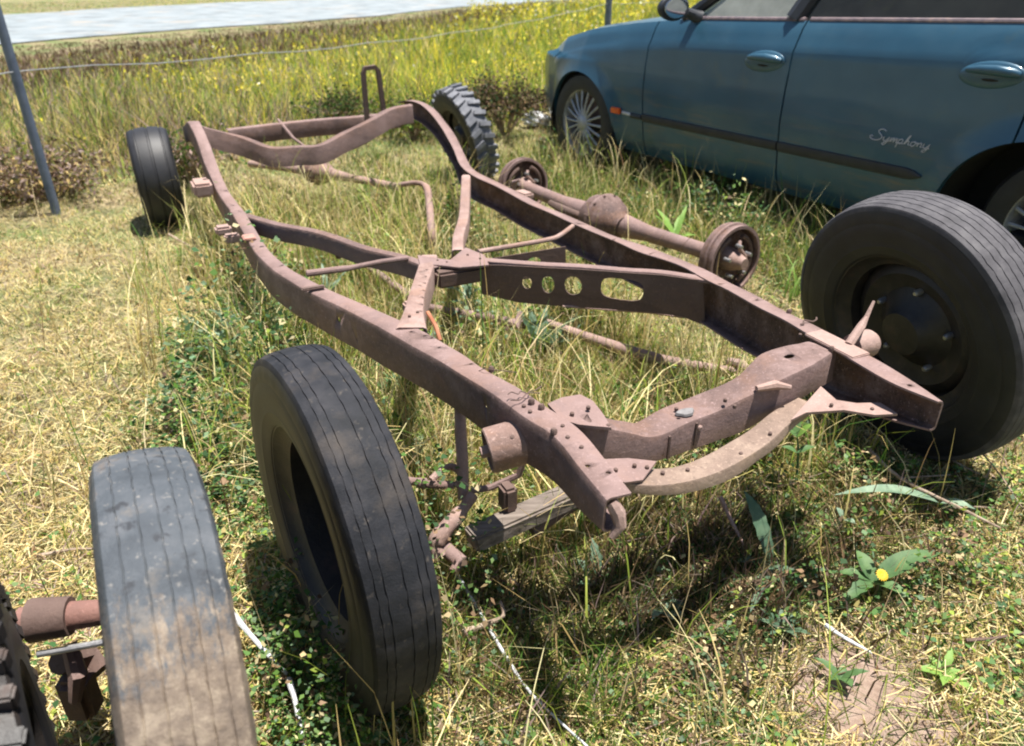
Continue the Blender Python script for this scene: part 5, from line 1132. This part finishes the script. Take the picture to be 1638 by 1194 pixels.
# shrubs: twigs + many small leaves
def shrub(name, base, h, r, nl, pal, label, cat='shrub', tw=None):
    base = Vector(base); e = empty(name, base); tag(e, label, cat); sb = MB(); tips = []
    for k in range(26):
        a = rr.uniform(0, 6.28); q = rr.uniform(.1, 1) ** .7; p = [base, base + Vector((math.cos(a) * r * q * .4, math.sin(a) * r * q * .4, h * .45)), base + Vector((math.cos(a) * r * q, math.sin(a) * r * q, h * (1.05 - .5 * q) * rr.uniform(.7, 1.1)))]
        sb.tube(p, [.007, .004, .0015], 5); tips += [(p[1], p[2])]
    rel(e, sb.build('branches', tw or M['twig'], None))
    t = rng.uniform(0, 1, nl); k = rng.integers(0, len(tips), nl); A = np.array([tuple(x[0]) for x in tips])[k]; B = np.array([tuple(x[1]) for x in tips])[k]
    P = A + (B - A) * (t[:, None] * 1.05 - .1) + rng.normal(0, .055, (nl, 3)) * (.4 + r); P[:, 2] = np.maximum(P[:, 2], .01)
    sz = rng.uniform(.005, .018, nl) * (.7 + r); d1 = rng.normal(size=(nl, 3)); d1 /= np.linalg.norm(d1, axis=1)[:, None]; d2 = rng.normal(size=(nl, 3)); d2 -= d1 * (d1 * d2).sum(1)[:, None]; d2 /= np.linalg.norm(d2, axis=1)[:, None]
    V = np.stack([P - d1 * sz[:, None], P + d2 * sz[:, None] * .45, P + d1 * sz[:, None], P - d2 * sz[:, None] * .45], 1) - np.array(tuple(base))
    c = pick(nl, pal, np.tile(1., (nl, len(pal))))
    o = mesh_np('foliage', V.reshape(-1, 3), np.arange(nl * 4), np.arange(nl) * 4, np.full(nl, 4), np.repeat(c, 4, 0), M['blade']); o.parent = e
shrub('brown_shrub', (-.05, 6.15, 0), .52, .45, 5200, [BROWN, BROWN * .7, TAN, OLIVE, DKG], 'dead brown shrub between the lugged tyre and the nose of the car')
shrub('brown_shrub', (.42, 6.6, 0), .42, .35, 3000, [BROWN, BROWN * .6, OLIVE], 'smaller dark brown shrub right beside the nose of the car')
shrub('weed_clump', (-2.70, 4.40, 0), .26, .50, 5000, [PINK, PINK, TAN, STRAW, OLIVE, BROWN], 'pinkish brown dead weeds around the foot of the fence post', 'weeds')
shrub('weed_clump', (-1.95, 4.75, 0), .34, .40, 3000, [PINK, OLIVE, GREEN, TAN], 'faded weeds between the fence post and the small dark tyre', 'weeds')
shrub('weed_clump', (-3.3, 4.5, 0), .34, .45, 5000, [PINK, STRAW, TAN, PINK, BROWN], 'pinkish brown dead weeds at the far left edge of the picture', 'weeds')
shrub('weed_clump', (-1.35, 6.6, 0), .32, .45, 2600, [DKG, BROWN, OLIVE, GREEN], 'dark green and brown weeds behind the tail bar of the frame', 'weeds')
shrub('weed_clump', (-.75, 6.1, 0), .36, .4, 2600, [GREEN, OLIVE, LIME, BROWN], 'green weed clump behind the far right kick-up of the frame', 'weeds')
# sticks and canes
def stick(pts, r, m, label, name='dry_stick', cat='stick', twig=None, group=None):
    P = [Vector(q) for q in spline(pts, 3)]; rs = [r * (1 - .5 * i / (len(P) - 1)) * (1 + .12 * math.sin(i * 2.1)) for i in range(len(P))]
    mb = MB().tube(P, rs, 7)
    if twig:
        for tp in twig: mb.tube(tp, [r * .5, r * .25], 5)
    o = mb.build(name, M[m], None); tag(o, label, cat, group); return o
stick(gps([(368, 978, .07), (415, 1032, .075), (458, 1078, .08)]), .0062, 'pale_stick', 'pale bluish cane lying between the muddy tyre and the tall tyre', 'pale_cane')
stick(gps([(462, 1086, .075), (474, 1130, .07), (488, 1210, .06)]), .0056, 'pale_stick', 'pale cane at the bottom edge just below the first cane', 'pale_cane')
stick(gps([(726, 912, .07), (765, 975, .06), (800, 1035, .06), (850, 1110, .045), (940, 1195, .04)]), .0042, 'pale_stick', 'long thin cane running from the tall tyre to the bottom edge', 'pale_cane', twig=[gps([(765, 975, .03), (800, 965, .06)])])
stick(gps([(740, 1012, .06), (775, 1000, .07), (805, 985, .085), (800, 962, .10)]), .0065, 'twig', 'hooked grey twig crossing the long thin cane')
stick(gps([(1152, 795, .13), (1168, 830, .10), (1190, 872, .07)]), .006, 'rust_pink', 'short pinkish rod standing left of the notched leaf', 'thin_rod', 'rod')
stick(gps([(1390, 720, .09), (1440, 765, .07), (1530, 810, .06), (1600, 845, .05)]), .0055, 'twig', 'long dry twig lying below the big black wheel', twig=[gps([(1440, 765, .04), (1520, 760, .05)]), gps([(1530, 810, .03), (1590, 812, .04)])])
stick(gps([(1480, 705, .06), (1530, 740, .05), (1590, 770, .04)]), .003, 'twig', 'thin twig between the long dry twig and the big wheel')
stick(gps([(1550, 700, .10), (1600, 760, .05), (1640, 820, .03)]), .0025, 'twig', 'bent twig at the right edge below the big wheel')
stick(gps([(1545, 1025, .015), (1600, 1020, .015), (1660, 1008, .015)]), .004, 'rust_dark', 'dark stick at the right edge in the dry grass')
stick(gps([(1320, 1000, .02), (1350, 1020, .015), (1395, 1045, .01)]), .005, 'pale_stick', 'short whitish stick above the bare soil')
stick(gps([(510, 1195, .02), (560, 1150, .03), (640, 1190, .03)]), .0018, 'twig', 'thin bent straw at the bottom left of the middle')
stick(gps([(700, 1165, .02), (735, 1110, .03), (770, 1095, .03)]), .0025, 'twig', 'pale twig near the bottom right of the tall tyre')
stick(gps([(1088, 860, .04), (1130, 880, .03), (1175, 905, .02)]), .003, 'twig', 'dry twig beneath the spreader bar')
stick(gps([(270, 375, .05), (305, 395, .04), (340, 415, .03)]), .006, 'twig', 'stick on the ground beside the small dark tyre')
stick(gps([(60, 890, .0), (110, 880, .012), (150, 878, .01)]), .005, 'twig', 'brown stick in the grass above the red-brown axle')
# scrap of dirty plastic by the car
bm = bmesh.new(); bmesh.ops.create_icosphere(bm, subdivisions=4, radius=1)
for v in bm.verts:
    p = v.co; k = 1 + .25 * math.sin(p.x * 7 + p.y * 5) + .18 * math.sin(p.z * 11 + p.x * 6); v.co = Vector((p.x * .10 * k, p.y * .08 * k, max(-.02, p.z * .075 * k)))
me = bpy.data.meshes.new('plastic_bag'); bm.to_mesh(me); bm.free(); me.materials.append(M['white_bag']); me.polygons.foreach_set('use_smooth', [True] * len(me.polygons))
o = bpy.data.objects.new('plastic_bag', me); col.objects.link(o); o.location = gp(858, 195, .04); tag(o, 'crumpled whitish plastic bag in front of the nose of the car', 'bag')
print('objects', len(bpy.data.objects))
